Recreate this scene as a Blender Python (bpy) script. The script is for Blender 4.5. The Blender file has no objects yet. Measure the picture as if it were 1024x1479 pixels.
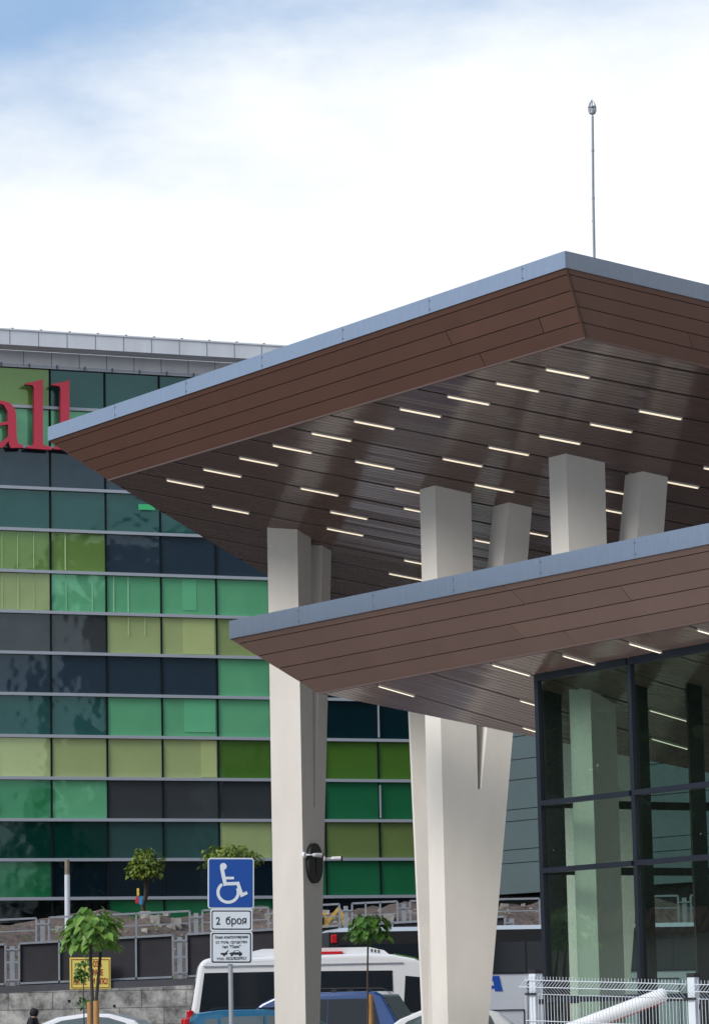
import bpy, bmesh, math, random
from mathutils import Vector, Matrix
random.seed(7)
R = math.radians
S = bpy.context.scene
COL = S.collection
V = Vector

# ------------------------------------------------------------------ camera
F = 4500.0
PITCH = math.atan(717 / F); SR = math.sin(0.0203); CR = math.cos(0.0203)
fw = V((0, math.cos(PITCH), math.sin(PITCH)))
up0 = V((0, -math.sin(PITCH), math.cos(PITCH)))
rt = CR * V((1, 0, 0)) - SR * up0
upc = CR * up0 + SR * V((1, 0, 0))
CAM = V((0, 0, 1.55))
UP = V((0, 0, 1))
cd = bpy.data.cameras.new('camera'); cam = bpy.data.objects.new('camera', cd); COL.objects.link(cam)
cam.matrix_world = Matrix(((rt.x, upc.x, -fw.x, CAM.x), (rt.y, upc.y, -fw.y, CAM.y), (rt.z, upc.z, -fw.z, CAM.z), (0, 0, 0, 1)))
cd.sensor_fit = 'VERTICAL'; cd.sensor_height = 36; cd.lens = F / 1479 * 36
cd.clip_start = 0.5; cd.clip_end = 3000
S.camera = cam

def at(px, py, D):
    return CAM + rt * ((px - 512) / F * D) - upc * ((py - 739.5) / F * D) + fw * D
def ray(px, py): return at(px, py, 1) - CAM
def hit(px, py, p0, n):
    r = ray(px, py); return CAM + r * ((p0 - CAM).dot(n) / r.dot(n))
def head(deg): return V((math.sin(R(deg)), math.cos(R(deg)), 0))

# ------------------------------------------------------------------ mesh helper
class MB:
    def __init__(s): s.v = []; s.f = []; s.m = []
    def add(s, vs, fs, mi=0):
        b = len(s.v); s.v += [V(p) for p in vs]
        for f in fs: s.f.append([b + i for i in f]); s.m.append(mi)
    def poly(s, pts, mi=0): s.add(pts, [list(range(len(pts)))], mi)
    def prism(s, pts, vec, mi=0, side=None):
        n = len(pts); vec = V(vec); a = [V(p) for p in pts]
        s.add(a + [p + vec for p in a], [list(range(n))[::-1], list(range(n, 2 * n))], mi)
        s.add(a + [p + vec for p in a], [[i, (i + 1) % n, n + (i + 1) % n, n + i] for i in range(n)], mi if side is None else side)
    def obox(s, c, hx, hy, hz, X=V((1, 0, 0)), Y=V((0, 1, 0)), Z=V((0, 0, 1)), mi=0):
        c = V(c); vs = []
        for k in (-1, 1):
            for j in (-1, 1):
                for i in (-1, 1): vs.append(c + X * hx * i + Y * hy * j + Z * hz * k)
        s.add(vs, [[0, 2, 3, 1], [4, 5, 7, 6], [0, 1, 5, 4], [2, 6, 7, 3], [0, 4, 6, 2], [1, 3, 7, 5]], mi)
    def bar(s, a, b, wx, wy, side=V((1, 0, 0)), mi=0):
        a = V(a); b = V(b); Z = (b - a).normalized(); Y = Z.cross(side).normalized(); X = Y.cross(Z)
        s.obox((a + b) / 2, wx / 2, wy / 2, (b - a).length / 2, X, Y, Z, mi)
    def tube(s, pts, rads, n=8, mi=0, caps=True):
        pts = [V(p) for p in pts]; rings = []
        if not isinstance(rads, (list, tuple)): rads = [rads] * len(pts)
        for i, p in enumerate(pts):
            t = (pts[min(i + 1, len(pts) - 1)] - pts[max(i - 1, 0)]).normalized()
            a = t.cross(V((0.13, 0.9, 0.21)) if abs(t.y) < .9 else V((1, 0, 0.1))).normalized(); b = t.cross(a)
            rings.append([p + (a * math.cos(2 * math.pi * k / n) + b * math.sin(2 * math.pi * k / n)) * rads[i] for k in range(n)])
        fs = []
        for i in range(len(pts) - 1):
            for k in range(n):
                fs.append([i * n + k, i * n + (k + 1) % n, (i + 1) * n + (k + 1) % n, (i + 1) * n + k])
        if caps: fs += [list(range(n))[::-1], [(len(pts) - 1) * n + k for k in range(n)]]
        s.add([q for r in rings for q in r], fs, mi)
    def build(s, name, mats, parent=None, smooth=False, bevel=0, local=False, seg=2):
        me = bpy.data.meshes.new(name)
        if parent is not None and not local:
            inv = parent.matrix_basis.inverted(); p = parent.parent
            if p is not None: inv = inv @ p.matrix_basis.inverted()
            vs = [inv @ q for q in s.v]
        else: vs = s.v
        me.from_pydata([tuple(q) for q in vs], [], s.f)
        for mt in (mats if isinstance(mats, (list, tuple)) else [mats]): me.materials.append(mt)
        me.polygons.foreach_set('material_index', s.m)
        if smooth: me.polygons.foreach_set('use_smooth', [True] * len(s.f))
        bm = bmesh.new(); bm.from_mesh(me)
        if not smooth and len(s.f) < 4000: bmesh.ops.recalc_face_normals(bm, faces=bm.faces)
        bm.to_mesh(me); bm.free(); me.update()
        o = bpy.data.objects.new(name, me); COL.objects.link(o)
        if parent is not None: o.parent = parent
        if bevel:
            b = o.modifiers.new('bevel', 'BEVEL'); b.width = bevel; b.segments = seg; b.limit_method = 'ANGLE'; b.angle_limit = R(35)
            b.harden_normals = False
        return o

def tag(o, label, cat, group=None, kind=None):
    o['label'] = label; o['category'] = cat
    if group: o['group'] = group
    if kind: o['kind'] = kind
    return o
def thing(name, label, cat, loc=(0, 0, 0), rz=0, group=None):
    o = bpy.data.objects.new(name, None); COL.objects.link(o); o.empty_display_size = .2
    o.location = loc; o.rotation_euler = (0, 0, rz)
    o.matrix_basis = Matrix.Translation(V(loc)) @ Matrix.Rotation(rz, 4, 'Z')
    return tag(o, label, cat, group)
def copy_tree(o, parent=None):
    c = o.copy(); COL.objects.link(c)
    if parent is not None: c.parent = parent
    for ch in list(o.children): copy_tree(ch, c)
    return c

# ------------------------------------------------------------------ materials
def mat(name, col, rough=.5, metal=0, spec=.5, noise=0, nscale=3, bump=0, bscale=40, coat=0, ior=None, stretch=None, dist=.02):
    m = bpy.data.materials.new(name); m.use_nodes = True
    nt = m.node_tree; b = nt.nodes['Principled BSDF']; L = nt.links
    b.inputs['Base Color'].default_value = (*col, 1); b.inputs['Roughness'].default_value = rough
    b.inputs['Metallic'].default_value = metal; b.inputs['Specular IOR Level'].default_value = spec
    if ior: b.inputs['IOR'].default_value = ior
    if coat: b.inputs['Coat Weight'].default_value = coat; b.inputs['Coat Roughness'].default_value = .04
    if noise or bump:
        tc = nt.nodes.new('ShaderNodeTexCoord'); mp = nt.nodes.new('ShaderNodeMapping'); L.new(tc.outputs['Object'], mp.inputs[0])
        if stretch: mp.inputs['Scale'].default_value = stretch
    if noise:
        n = nt.nodes.new('ShaderNodeTexNoise'); n.inputs['Scale'].default_value = nscale; n.inputs['Detail'].default_value = 6
        n.inputs['Roughness'].default_value = .65
        L.new(mp.outputs[0], n.inputs['Vector'])
        r = nt.nodes.new('ShaderNodeMapRange'); r.inputs[1].default_value = .3; r.inputs[2].default_value = .7
        r.inputs[3].default_value = 1 - noise; r.inputs[4].default_value = 1 + noise
        L.new(n.outputs[0], r.inputs[0])
        mx = nt.nodes.new('ShaderNodeVectorMath'); mx.operation = 'SCALE'; mx.inputs[0].default_value = col
        L.new(r.outputs[0], mx.inputs['Scale']); L.new(mx.outputs[0], b.inputs['Base Color'])
    if bump:
        n2 = nt.nodes.new('ShaderNodeTexNoise'); n2.inputs['Scale'].default_value = bscale; n2.inputs['Detail'].default_value = 3
        L.new(mp.outputs[0], n2.inputs['Vector'])
        bp = nt.nodes.new('ShaderNodeBump'); bp.inputs['Strength'].default_value = bump; bp.inputs['Distance'].default_value = dist
        L.new(n2.outputs[0], bp.inputs['Height']); L.new(bp.outputs[0], b.inputs['Normal'])
    return m
def emis(name, col, st):
    m = mat(name, col); b = m.node_tree.nodes['Principled BSDF']
    b.inputs['Emission Color'].default_value = (*col, 1); b.inputs['Emission Strength'].default_value = st
    return m
def glass(name, tint, ior=1.55, bump=.0, bscale=.6, base_refl=.0):
    m = bpy.data.materials.new(name); m.use_nodes = True; nt = m.node_tree; L = nt.links
    for n in list(nt.nodes): nt.nodes.remove(n)
    o = nt.nodes.new('ShaderNodeOutputMaterial'); mx = nt.nodes.new('ShaderNodeMixShader')
    t = nt.nodes.new('ShaderNodeBsdfTransparent'); t.inputs[0].default_value = (*tint, 1)
    g = nt.nodes.new('ShaderNodeBsdfGlossy'); g.inputs['Roughness'].default_value = .0; g.inputs[0].default_value = (.95, 1, .97, 1)
    fr = nt.nodes.new('ShaderNodeFresnel'); ge = nt.nodes.new('ShaderNodeNewGeometry'); mi = nt.nodes.new('ShaderNodeMapRange')
    mi.inputs[3].default_value = ior; mi.inputs[4].default_value = 1 / ior; L.new(ge.outputs['Backfacing'], mi.inputs[0]); L.new(mi.outputs[0], fr.inputs[0])
    ad = nt.nodes.new('ShaderNodeMath'); ad.inputs[1].default_value = base_refl; ad.use_clamp = True
    L.new(fr.outputs[0], ad.inputs[0]); L.new(ad.outputs[0], mx.inputs[0]); L.new(t.outputs[0], mx.inputs[1]); L.new(g.outputs[0], mx.inputs[2]); L.new(mx.outputs[0], o.inputs[0])
    if bump:
        tc = nt.nodes.new('ShaderNodeTexCoord'); n2 = nt.nodes.new('ShaderNodeTexNoise'); n2.inputs['Scale'].default_value = bscale; n2.inputs['Detail'].default_value = 2
        L.new(tc.outputs['Object'], n2.inputs['Vector'])
        bp = nt.nodes.new('ShaderNodeBump'); bp.inputs['Strength'].default_value = bump; bp.inputs['Distance'].default_value = .02
        L.new(n2.outputs[0], bp.inputs['Height']); L.new(bp.outputs[0], g.inputs['Normal']); L.new(bp.outputs[0], fr.inputs['Normal'])
    return m

M = {}
M['plank'] = mat('brown_soffit_metal', (.128, .070, .052), .15, 0, .65, noise=.08, nscale=1.2, bump=.03, bscale=1.2)
M['plank2'] = mat('brown_soffit_metal_lower', (.20, .128, .108), .18, 0, .65, noise=.07, nscale=1.2, bump=.03, bscale=1.2)
M['fascia'] = mat('brown_fascia_metal', (.104, .054, .040), .40, 0, .4, noise=.07, nscale=.9, bump=.06, bscale=1.3)
M['fascia2'] = mat('taupe_fascia_metal', (.142, .090, .074), .40, 0, .4, noise=.06, nscale=.9, bump=.06, bscale=1.3)
M['gap'] = mat('dark_gap', (.008, .007, .007), .8)
M['trim'] = mat('brown_corner_trim', (.075, .04, .028), .4)
M['gutter'] = mat('galvanised_gutter', (.35, .395, .47), .30, .85, .5, noise=.07, nscale=5, stretch=(6, 6, .8), bump=.04, bscale=3)
M['seam'] = mat('gutter_seam', (.15, .18, .23), .6)
M['deck'] = mat('roof_membrane', (.3, .31, .33), .8)
M['conc'] = mat('painted_render', (.72, .685, .63), .85, 0, .2, noise=.05, nscale=1.8, bump=.15, bscale=60, dist=.006, stretch=(1, 1, .3))
M['lamp'] = emis('led_diffuser', (1, .87, .68), .80)
M['lamp_dim'] = emis('led_diffuser_dimmer', (1, .85, .64), .62)
M['lampbody'] = mat('lamp_body', (.75, .72, .66), .5)
M['darkmetal'] = mat('anthracite_frame', (.010, .014, .023), .42, .0, .5, noise=.06, nscale=3)
M['black'] = mat('black_matt', (.012, .012, .013), .5)
M['blackgl'] = mat('black_gloss', (.012, .013, .015), .12, 0, .5)
M['alu'] = mat('aluminium_transom', (.46, .5, .56), .4, .4)
M['mullion'] = mat('dark_mullion', (.006, .012, .014), .6, 0, .15)
M['clad'] = mat('cornice_cladding', (.74, .77, .82), .5, .0, .4, noise=.08, nscale=1.2, stretch=(1, 1, .25))
M['clad2'] = mat('wing_cladding', (.075, .108, .115), .45, .0, .5, noise=.06, nscale=.6)
M['redletter'] = mat('red_letter', (.62, .045, .085), .45)
M['redside'] = mat('dark_red_letter_side', (.22, .012, .03), .5)
M['galv'] = mat('galvanised_steel', (.36, .39, .43), .45, .5, .5, noise=.12, nscale=4)
M['sheet'] = mat('dark_fence_sheet', (.040, .037, .042), .65, 0, .3, noise=.18, nscale=1.4)
M['kerb'] = mat('dark_plinth', (.075, .078, .09), .8, noise=.15, nscale=2)
M['white'] = mat('white_paint', (.80, .81, .83), .25, 0, .5, coat=.6)
M['whitep'] = mat('white_powder_coat', (.62, .66, .71), .4, noise=.04, nscale=8)
M['bluecar'] = mat('blue_car_paint', (.005, .042, .17), .25, .1, .5, coat=1)
M['tealcar'] = mat('teal_car_paint', (.012, .14, .27), .25, .25, .5, coat=1)
M['carglass'] = mat('car_window', (.014, .019, .026), .06, 0, .35)
M['carglass2'] = mat('clear_car_window', (.10, .13, .14), .05, 0, .8)
M['tyre'] = mat('tyre_rubber', (.015, .015, .015), .85)
M['rim'] = mat('wheel_rim', (.45, .46, .48), .35, .8)
M['redlight'] = mat('red_taillight', (.55, .012, .02), .15)
M['headlight'] = mat('headlight_lens', (.7, .72, .75), .08)
M['silver'] = mat('silver_roof_edge', (.52, .56, .60), .35, .3)
M['bussilver'] = mat('bus_panel', (.66, .69, .74), .3, .1, .5, coat=.4, noise=.03, nscale=1.5)
M['blue'] = mat('sign_blue', (.006, .058, .28), .4)
M['signwhite'] = mat('sign_white', (.58, .63, .68), .45)
M['ink'] = mat('sign_ink', (.012, .016, .026), .5)
M['yellow'] = mat('yellow_sign', (.78, .66, .16), .5)
M['redink'] = mat('red_ink', (.42, .03, .02), .5)
M['busblue'] = mat('bus_letter_blue', (.008, .075, .42), .35)
M['greend'] = mat('green_decal', (.16, .5, .10), .4)
M['bark'] = mat('bark', (.065, .052, .042), .9, noise=.3, nscale=25, bump=.5, bscale=60)
M['wood'] = mat('stake_wood', (.40, .21, .075), .8, noise=.2, nscale=8, stretch=(8, 8, 1))
M['postwood'] = mat('weathered_post', (.23, .2, .15), .8, noise=.2, nscale=6)
M['skin'] = mat('skin', (.42, .25, .17), .5)
M['cloth'] = mat('black_jacket', (.008, .009, .012), .8, bump=.3, bscale=30)
M['asphalt'] = mat('asphalt', (.05, .05, .052), .9, noise=.2, nscale=2, bump=.2, bscale=80)
M['soil'] = mat('bare_soil', (.105, .078, .066), .95, noise=.45, nscale=1.1, bump=1, bscale=4, dist=.15)
M['rock'] = mat('rubble', (.30, .28, .26), .9, noise=.3, nscale=5)
M['tile'] = mat('roof_tile', (.20, .095, .065), .8, noise=.3, nscale=3)
M['stucco'] = mat('stucco_wall', (.42, .40, .37), .9, noise=.1, nscale=.8)
M['digger'] = mat('digger_yellow', (.62, .40, .10), .5, noise=.2, nscale=3)

def leafmat(name, c1, c2):
    m = mat(name, c1, .42, 0, .4); nt = m.node_tree; b = nt.nodes['Principled BSDF']
    g = nt.nodes.new('ShaderNodeNewGeometry'); mx = nt.nodes.new('ShaderNodeMix'); mx.data_type = 'RGBA'
    mx.inputs[6].default_value = (*c1, 1); mx.inputs[7].default_value = (*c2, 1)
    nt.links.new(g.outputs['Random Per Island'], mx.inputs[0]); nt.links.new(mx.outputs[2], b.inputs['Base Color'])
    b.inputs['Transmission Weight'].default_value = 0
    b.inputs['Subsurface Weight'].default_value = 0
    t = nt.nodes.new('ShaderNodeBsdfTranslucent'); nt.links.new(mx.outputs[2], t.inputs[0])
    ms = nt.nodes.new('ShaderNodeMixShader'); ms.inputs[0].default_value = .3
    out = nt.nodes['Material Output']
    nt.links.new(b.outputs[0], ms.inputs[1]); nt.links.new(t.outputs[0], ms.inputs[2]); nt.links.new(ms.outputs[0], out.inputs[0])
    return m
M['leaf'] = leafmat('catalpa_leaf', (.05, .15, .018), (.22, .38, .07))
M['leaf2'] = leafmat('dark_catalpa_leaf', (.035, .11, .015), (.095, .21, .035))
M['leaf3'] = leafmat('olive_leaf', (.075, .13, .012), (.20, .26, .03))
M['leaf4'] = leafmat('far_leaf', (.02, .055, .012), (.06, .12, .025))

def pane(name, col):
    m = mat(name, col, .05, 0, .5, ior=2.5, bump=.40, bscale=.42, dist=.10, noise=.06, nscale=.7, stretch=None)
    m.node_tree.nodes['Principled BSDF'].inputs['Specular Tint'].default_value = tuple(min(1, b_ + 1.35 * c) for b_, c in zip((.27, .33, .36), col)) + (1,)
    return m
PC = {'g': (.030, .23, .09), 'lg': (.14, .47, .24), 'yg': (.155, .27, .065), 'py': (.28, .36, .14), 'ol': (.42, .51, .22),
      'dt': (.016, .084, .076), 'sl': (.021, .040, .060), 'gr': (.044, .050, .053), 'vt': (.001, .034, .026), 'nv': (.003, .010, .017),
      'bk': (.003, .004, .005), 'do': (.070, .17, .022), 'dg': (.014, .145, .055), 'gt': (.028, .075, .070), 'vd': (.001, .016, .021), 'do2': (.16, .225, .068)}
for k in PC: M['p_' + k] = pane('tinted_glass_' + k, PC[k])

def vary(m, amt):   # small board to board differences in the paint
    nt = m.node_tree; b = nt.nodes['Principled BSDF']; L = nt.links
    g = nt.nodes.new('ShaderNodeNewGeometry'); r = nt.nodes.new('ShaderNodeMapRange'); r.inputs[3].default_value = 1 - amt; r.inputs[4].default_value = 1 + amt
    L.new(g.outputs['Random Per Island'], r.inputs[0]); v = nt.nodes.new('ShaderNodeVectorMath'); v.operation = 'SCALE'
    src = b.inputs['Base Color'].links[0].from_socket; L.new(src, v.inputs[0]); L.new(r.outputs[0], v.inputs['Scale']); L.new(v.outputs[0], b.inputs['Base Color'])
for k in ('fascia', 'fascia2'): vary(M[k], .07)
for k in ('plank', 'plank2'): vary(M[k], .04)
# wall material with block joints and stains
def blockmat():
    m = mat('concrete_blocks', (.33, .31, .29), .9); nt = m.node_tree; b = nt.nodes['Principled BSDF']; L = nt.links
    tc = nt.nodes.new('ShaderNodeTexCoord'); mp = nt.nodes.new('ShaderNodeMapping'); mp.inputs['Rotation'].default_value = (R(90), 0, 0)
    L.new(tc.outputs['Object'], mp.inputs[0])
    br = nt.nodes.new('ShaderNodeTexBrick'); br.inputs['Scale'].default_value = 1; br.inputs['Mortar Size'].default_value = .012
    br.inputs['Brick Width'].default_value = 1.1; br.inputs['Row Height'].default_value = .42
    br.inputs['Color1'].default_value = (.56, .54, .51, 1); br.inputs['Color2'].default_value = (.42, .41, .395, 1); br.inputs['Mortar'].default_value = (.22, .21, .2, 1)
    L.new(mp.outputs[0], br.inputs['Vector'])
    n = nt.nodes.new('ShaderNodeTexNoise'); n.inputs['Scale'].default_value = 1.6; n.inputs['Detail'].default_value = 8; n.inputs['Roughness'].default_value = .7
    mp2 = nt.nodes.new('ShaderNodeMapping'); mp2.inputs['Scale'].default_value = (1.5, 1, 1.4); L.new(tc.outputs['Object'], mp2.inputs[0]); L.new(mp2.outputs[0], n.inputs['Vector'])
    rp = nt.nodes.new('ShaderNodeMapRange'); rp.inputs[1].default_value = .38; rp.inputs[2].default_value = .66; rp.inputs[3].default_value = .26; rp.inputs[4].default_value = 1.15
    L.new(n.outputs[0], rp.inputs[0])
    mx = nt.nodes.new('ShaderNodeVectorMath'); mx.operation = 'SCALE'; L.new(br.outputs[0], mx.inputs[0]); L.new(rp.outputs[0], mx.inputs['Scale']); L.new(mx.outputs[0], b.inputs['Base Color'])
    bp = nt.nodes.new('ShaderNodeBump'); bp.inputs['Strength'].default_value = .4; bp.inputs['Distance'].default_value = .02
    L.new(n.outputs[0], bp.inputs['Height']); L.new(bp.outputs[0], b.inputs['Normal'])
    return m
M['block'] = blockmat()

# ------------------------------------------------------------------ text
def text(name, body, size, origin, X, Z, m, parent, extrude=.004, align='CENTER', sx=1, bold=0, width=None):
    """flat lettering: origin = centre of baseline, X to the right, Z up"""
    c = bpy.data.curves.new(name, 'FONT'); c.body = body; c.size = size; c.align_x = align; c.extrude = extrude; c.offset = bold; c.resolution_u = 4
    t = bpy.data.objects.new('tmp', c); COL.objects.link(t)
    bpy.context.view_layer.update()
    me = bpy.data.meshes.new_from_object(t.evaluated_get(bpy.context.evaluated_depsgraph_get()))
    bpy.data.objects.remove(t); me.name = name
    if width:
        xs_ = [v.co.x for v in me.vertices]; sx = width / (max(xs_) - min(xs_))
        cx = (max(xs_) + min(xs_)) / 2
        for v in me.vertices: v.co.x -= cx
    X = V(X).normalized(); Z = V(Z).normalized(); N = X.cross(Z)
    inv = parent.matrix_basis.inverted()
    if parent.parent is not None: inv = inv @ parent.parent.matrix_basis.inverted()
    for v in me.vertices:
        v.co = inv @ (V(origin) + X * v.co.x * sx + Z * v.co.y + N * v.co.z)
    me.materials.clear(); me.materials.append(m)
    o = bpy.data.objects.new(name, me); COL.objects.link(o); o.parent = parent
    return o

# ------------------------------------------------------------------ setting
mb = MB(); mb.poly([(-900, -300, 0), (900, -300, 0), (900, 1500, 0), (-900, 1500, 0)])
g = mb.build('ground', M['asphalt']); g['kind'] = 'structure'; g['label'] = 'dark asphalt ground of the car park'
mb = MB(); mb.poly([(-30, -20, .004), (40, -20, .004), (40, 49, .004), (-30, 49, .004)])
g = mb.build('pavement', mat('pale_paving', (.50, .475, .44), .85, noise=.1, nscale=2)); g['kind'] = 'structure'; g['label'] = 'pale paving of the station forecourt'
def terrain_z(x, y):
    def ss(a, b, t): t = min(max((t - a) / (b - a), 0), 1); return t * t * (3 - 2 * t)
    z = 2.0 + 1.0 * ss(80, 85, y) + 1.35 * ss(85.5, 91, y) + .012 * x
    k = ss(84.5, 86, y)
    z += k * (.16 * math.sin(x * 1.3 + y * .4) + .12 * math.sin(x * 3.1 - y * .9) + .05 * math.sin(x * 7.3 + y * 2.2))
    return z
mb = MB(); nx, ny = 150, 60
for j in range(ny + 1):
    for i in range(nx + 1):
        x = -30 + 70 * i / nx; y = 78.95 + 44 * (j / ny) ** 1.5
        mb.v.append(V((x, y, terrain_z(x, y))))
for j in range(ny):
    for i in range(nx):
        a = j * (nx + 1) + i; mb.f.append([a, a + 1, a + nx + 2, a + nx + 1]); mb.m.append(0)
t = mb.build('terrain', M['soil'], smooth=True); t['kind'] = 'structure'; t['label'] = 'brown bare earth bank behind the fences'

# ------------------------------------------------------------------ canopies
def clip(poly, axis, val, keep):
    out = []
    for i in range(len(poly)):
        a, b = poly[i], poly[(i + 1) % len(poly)]
        ia = (a[axis] - val) * keep >= 0; ib = (b[axis] - val) * keep >= 0
        if ia: out.append(a)
        if ia != ib:
            k = (val - a[axis]) / (b[axis] - a[axis]); out.append((a[0] + (b[0] - a[0]) * k, a[1] + (b[1] - a[1]) * k))
    return out
class Plane:
    def __init__(s, A, dA, B, dB, sl):
        s.a = at(*A, dA); s.b = at(*B, dB)
        s.d = (rt - upc * sl).normalized(); s.n = s.d.cross(s.b - s.a).normalized()
        if s.n.z > 0: s.n = -s.n
        s.e = s.n.cross(s.d).normalized()
        if s.e.dot(s.b - s.a) < 0: s.e = -s.e
    def on(s, x, y): return hit(x, y, s.a, s.n)
    def st(s, p): return ((p - s.a).dot(s.d), (p - s.a).dot(s.e))
    def w(s, S_, T, h=0): return s.a + s.d * S_ + s.e * T + s.n * h
    def above(s, p, h): # point vertically over/under p on the plane, raised by h
        z = p.z + (s.a - p).dot(s.n) / s.n.z
        return V((p.x, p.y, z + h))

def canopy(label, pl, Cpx, backpx, Agpx, Bgpx, Atpx, Cgpx, Ctpx, dBg, groove0, pitch, nplank, kind, thick):
    root = thing('roof_canopy', label, 'canopy', loc=(pl.b.x, pl.b.y, 0))
    A, B = pl.a, pl.b; C = pl.on(*Cpx); back = [pl.on(*p) for p in backpx]   # from C round to A
    Bg = at(*Bgpx, dBg)
    nL = (Bg - A).cross(B - A).normalized(); Ag = hit(*Agpx, A, nL)
    nR = (Bg - B).cross(C - B).normalized(); Cg = hit(*Cgpx, B, nR)
    def over(g, tpx):   # the gutter's upper edge stands plumb over its lower edge
        r = ray(*tpx); t = ((g - CAM).xy.dot(r.xy)) / r.xy.dot(r.xy); return V((g.x, g.y, CAM.z + r.z * t))
    At, Ct = over(Ag, Atpx), over(Cg, Ctpx)
    Bt = Bg + UP * (.5 * ((At - Ag).length + (Ct - Cg).length))
    plk, fsc = (M['plank'], M['fascia']) if kind == 0 else (M['plank2'], M['fascia2'])
    # soffit: planks with chamfered edges over a dark backing, wider dark grooves where the lamps sit
    poly = [pl.st(p) for p in [A, B, C] + back]
    mb = MB()
    mb.poly([pl.w(*q, -.03) for q in poly], 1)
    gw = .062
    tmin = min(q[1] for q in poly); tmax = max(q[1] for q in poly)
    k = math.floor((tmin - groove0) / pitch) - 1
    while groove0 + k * pitch < tmax:
        t0 = groove0 + k * pitch + gw / 2; wd = (pitch - gw) / nplank
        for i in range(nplank):
            jit = random.uniform(-.002, .002)
            for (ta, tb, ha, hb) in ((.0, .07, -.013, 0), (.07, .93, 0, .0), (.93, 1., 0, -.013)):
                a = t0 + (i + ta) * wd; b = t0 + (i + tb) * wd
                q = clip(clip(poly, 1, a, 1), 1, b, -1)
                if len(q) < 3: continue
                def hh(t): return ha + (hb - ha) * (t - a) / (b - a) + (jit * ((t - a) / (b - a) - .5) if ta == .07 else 0)
                mb.poly([pl.w(s_, t_, hh(t_)) for s_, t_ in q], 0)
        k += 1
    mb.build('soffit', [plk, M['gap']], root)
    # fascia boards
    mb = MB()
    def fasc(P0, P1, Q1, Q0, outn):
        mb.poly([p - outn * .012 for p in (P0, P1, Q1, Q0)], 1)
        fr = [0, .09, .32, .55, .78, 1.0]
        for i in range(5):
            for_cuts = [0] + sorted(random.uniform(.08, .95) for _ in range(1)) + [1]
            for c0, c1 in zip(for_cuts[:-1], for_cuts[1:]):
                g_ = .0025 if c0 > 0 else 0
                def pt(u, v): 
                    return (P0.lerp(P1, u)).lerp(Q0.lerp(Q1, u), v) + outn * .004
                v0, v1 = fr[i] + (.0065 if i else 0), fr[i + 1] - (.0065 if i < 4 else 0)
                u0 = c0 + .0006 if c0 > 0 else 0; u1 = c1 - .0006 if c1 < 1 else 1
                a, b, c_, d_ = pt(u0, v0), pt(u1, v0), pt(u1, v1), pt(u0, v1)
                mb.prism([a, b, c_, d_], -outn * .014, 0)
    vw = (CAM - B)
    nLo = nL if nL.dot(vw) > 0 else -nL; nRo = nR if nR.dot(vw) > 0 else -nR
    fasc(Ag, Bg, B, A, nLo); fasc(Bg, Cg, C, B, nRo)
    mb.build('fascia', [fsc, M['gap']], root)
    mb = MB(); no = (nLo + nRo).normalized()
    mb.bar(Bg + no * .004, B + no * .004, .035, .012, side=(Bg - Ag).normalized())
    off = pl.n * .012
    mb.bar(A + off, B + off, .03, .02, side=pl.n); mb.bar(B + off, C + off, .03, .02, side=pl.n)
    mb.build('edge_trim', M['trim'], root)
    # gutter
    mb = MB()
    def gut(P, Pt, Q, Qt):
        along = (Q - P).normalized(); o = along.cross(UP).normalized()
        if o.dot(CAM - P) < 0: o = -o
        b0, b1 = P + o * .02, Q + o * .02; t0, t1 = Pt + o * .02, Qt + o * .02
        ins = -o * .14
        mb.add([b0, b1, t1, t0, b0 + ins, b1 + ins, t1 + ins, t0 + ins], [[0, 1, 2, 3], [3, 2, 6, 7], [1, 0, 4, 5], [0, 3, 7, 4], [2, 1, 5, 6]], 0)
        L = (Q - P).length; n = int(L / 2.1)
        for i in range(1, n + 1):
            f = i * 2.1 / L
            if f > .97: continue
            a = b0.lerp(b1, f); b = t0.lerp(t1, f)
            mb.bar(a + o * .001, b + o * .001, .004, .003, side=along, mi=1)
            for q in (.22, .78): mb.obox(a.lerp(b, q) + along * .012 + o * .004, .010, .006, .010, along, o, UP, 1)
    gut(Ag, At, Bg, Bt); gut(Bg, Bt, Cg, Ct)
    mb.build('gutter', [M['gutter'], M['seam']], root)
    # roof deck and closing faces
    dz = UP * thick
    top = [At - UP * .03, Bt - UP * .03, Ct - UP * .03] + [p + dz for p in back]
    mb = MB()
    cen = sum(top, V()) / len(top)
    for i in range(len(top)): mb.poly([top[i], top[(i + 1) % len(top)], cen])
    bl = [C] + back + [A]; tl = [top[2]] + top[3:] + [top[0]]
    for i in range(len(bl) - 1): mb.poly([bl[i], bl[i + 1], tl[i + 1], tl[i]])
    mb.poly([A, Ag, top[0]])
    mb.poly([C, Cg, top[2]])
    mb.build('roof_deck', M['deck'] if kind == 0 else M['deck'], root)
    return root, dict(A=A, B=B, C=C, Ag=Ag, Bg=Bg, Bt=Bt, At=At, Ct=Ct, back=back)

PU = Plane((157, 693), 53.4, (845, 487), 44, .194)
up_root, UG = canopy('upper brown soffit canopy with galvanised gutter rising above the columns', PU, (1420, 624), [(1500, 1010), (720, 1034)],
    (71, 637), (817, 387), (72, 617), (1390, 523), (1390, 499), 43.75, .60, .885, 7, 0, 1.5)
PL = Plane((460, 1001), 48, (1230, 856.5), 37.6, .289)
lo_root, LG = canopy('lower taupe soffit canopy over the glass pavilion', PL, (1380, 902), [(1420, 1200), (1100, 1132)],
    (333, 923), (1205, 750), (334, 897), (1400, 790), (1400, 762), 37.2, 1.36, 1.34, 9, 1, 1.0)

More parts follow.
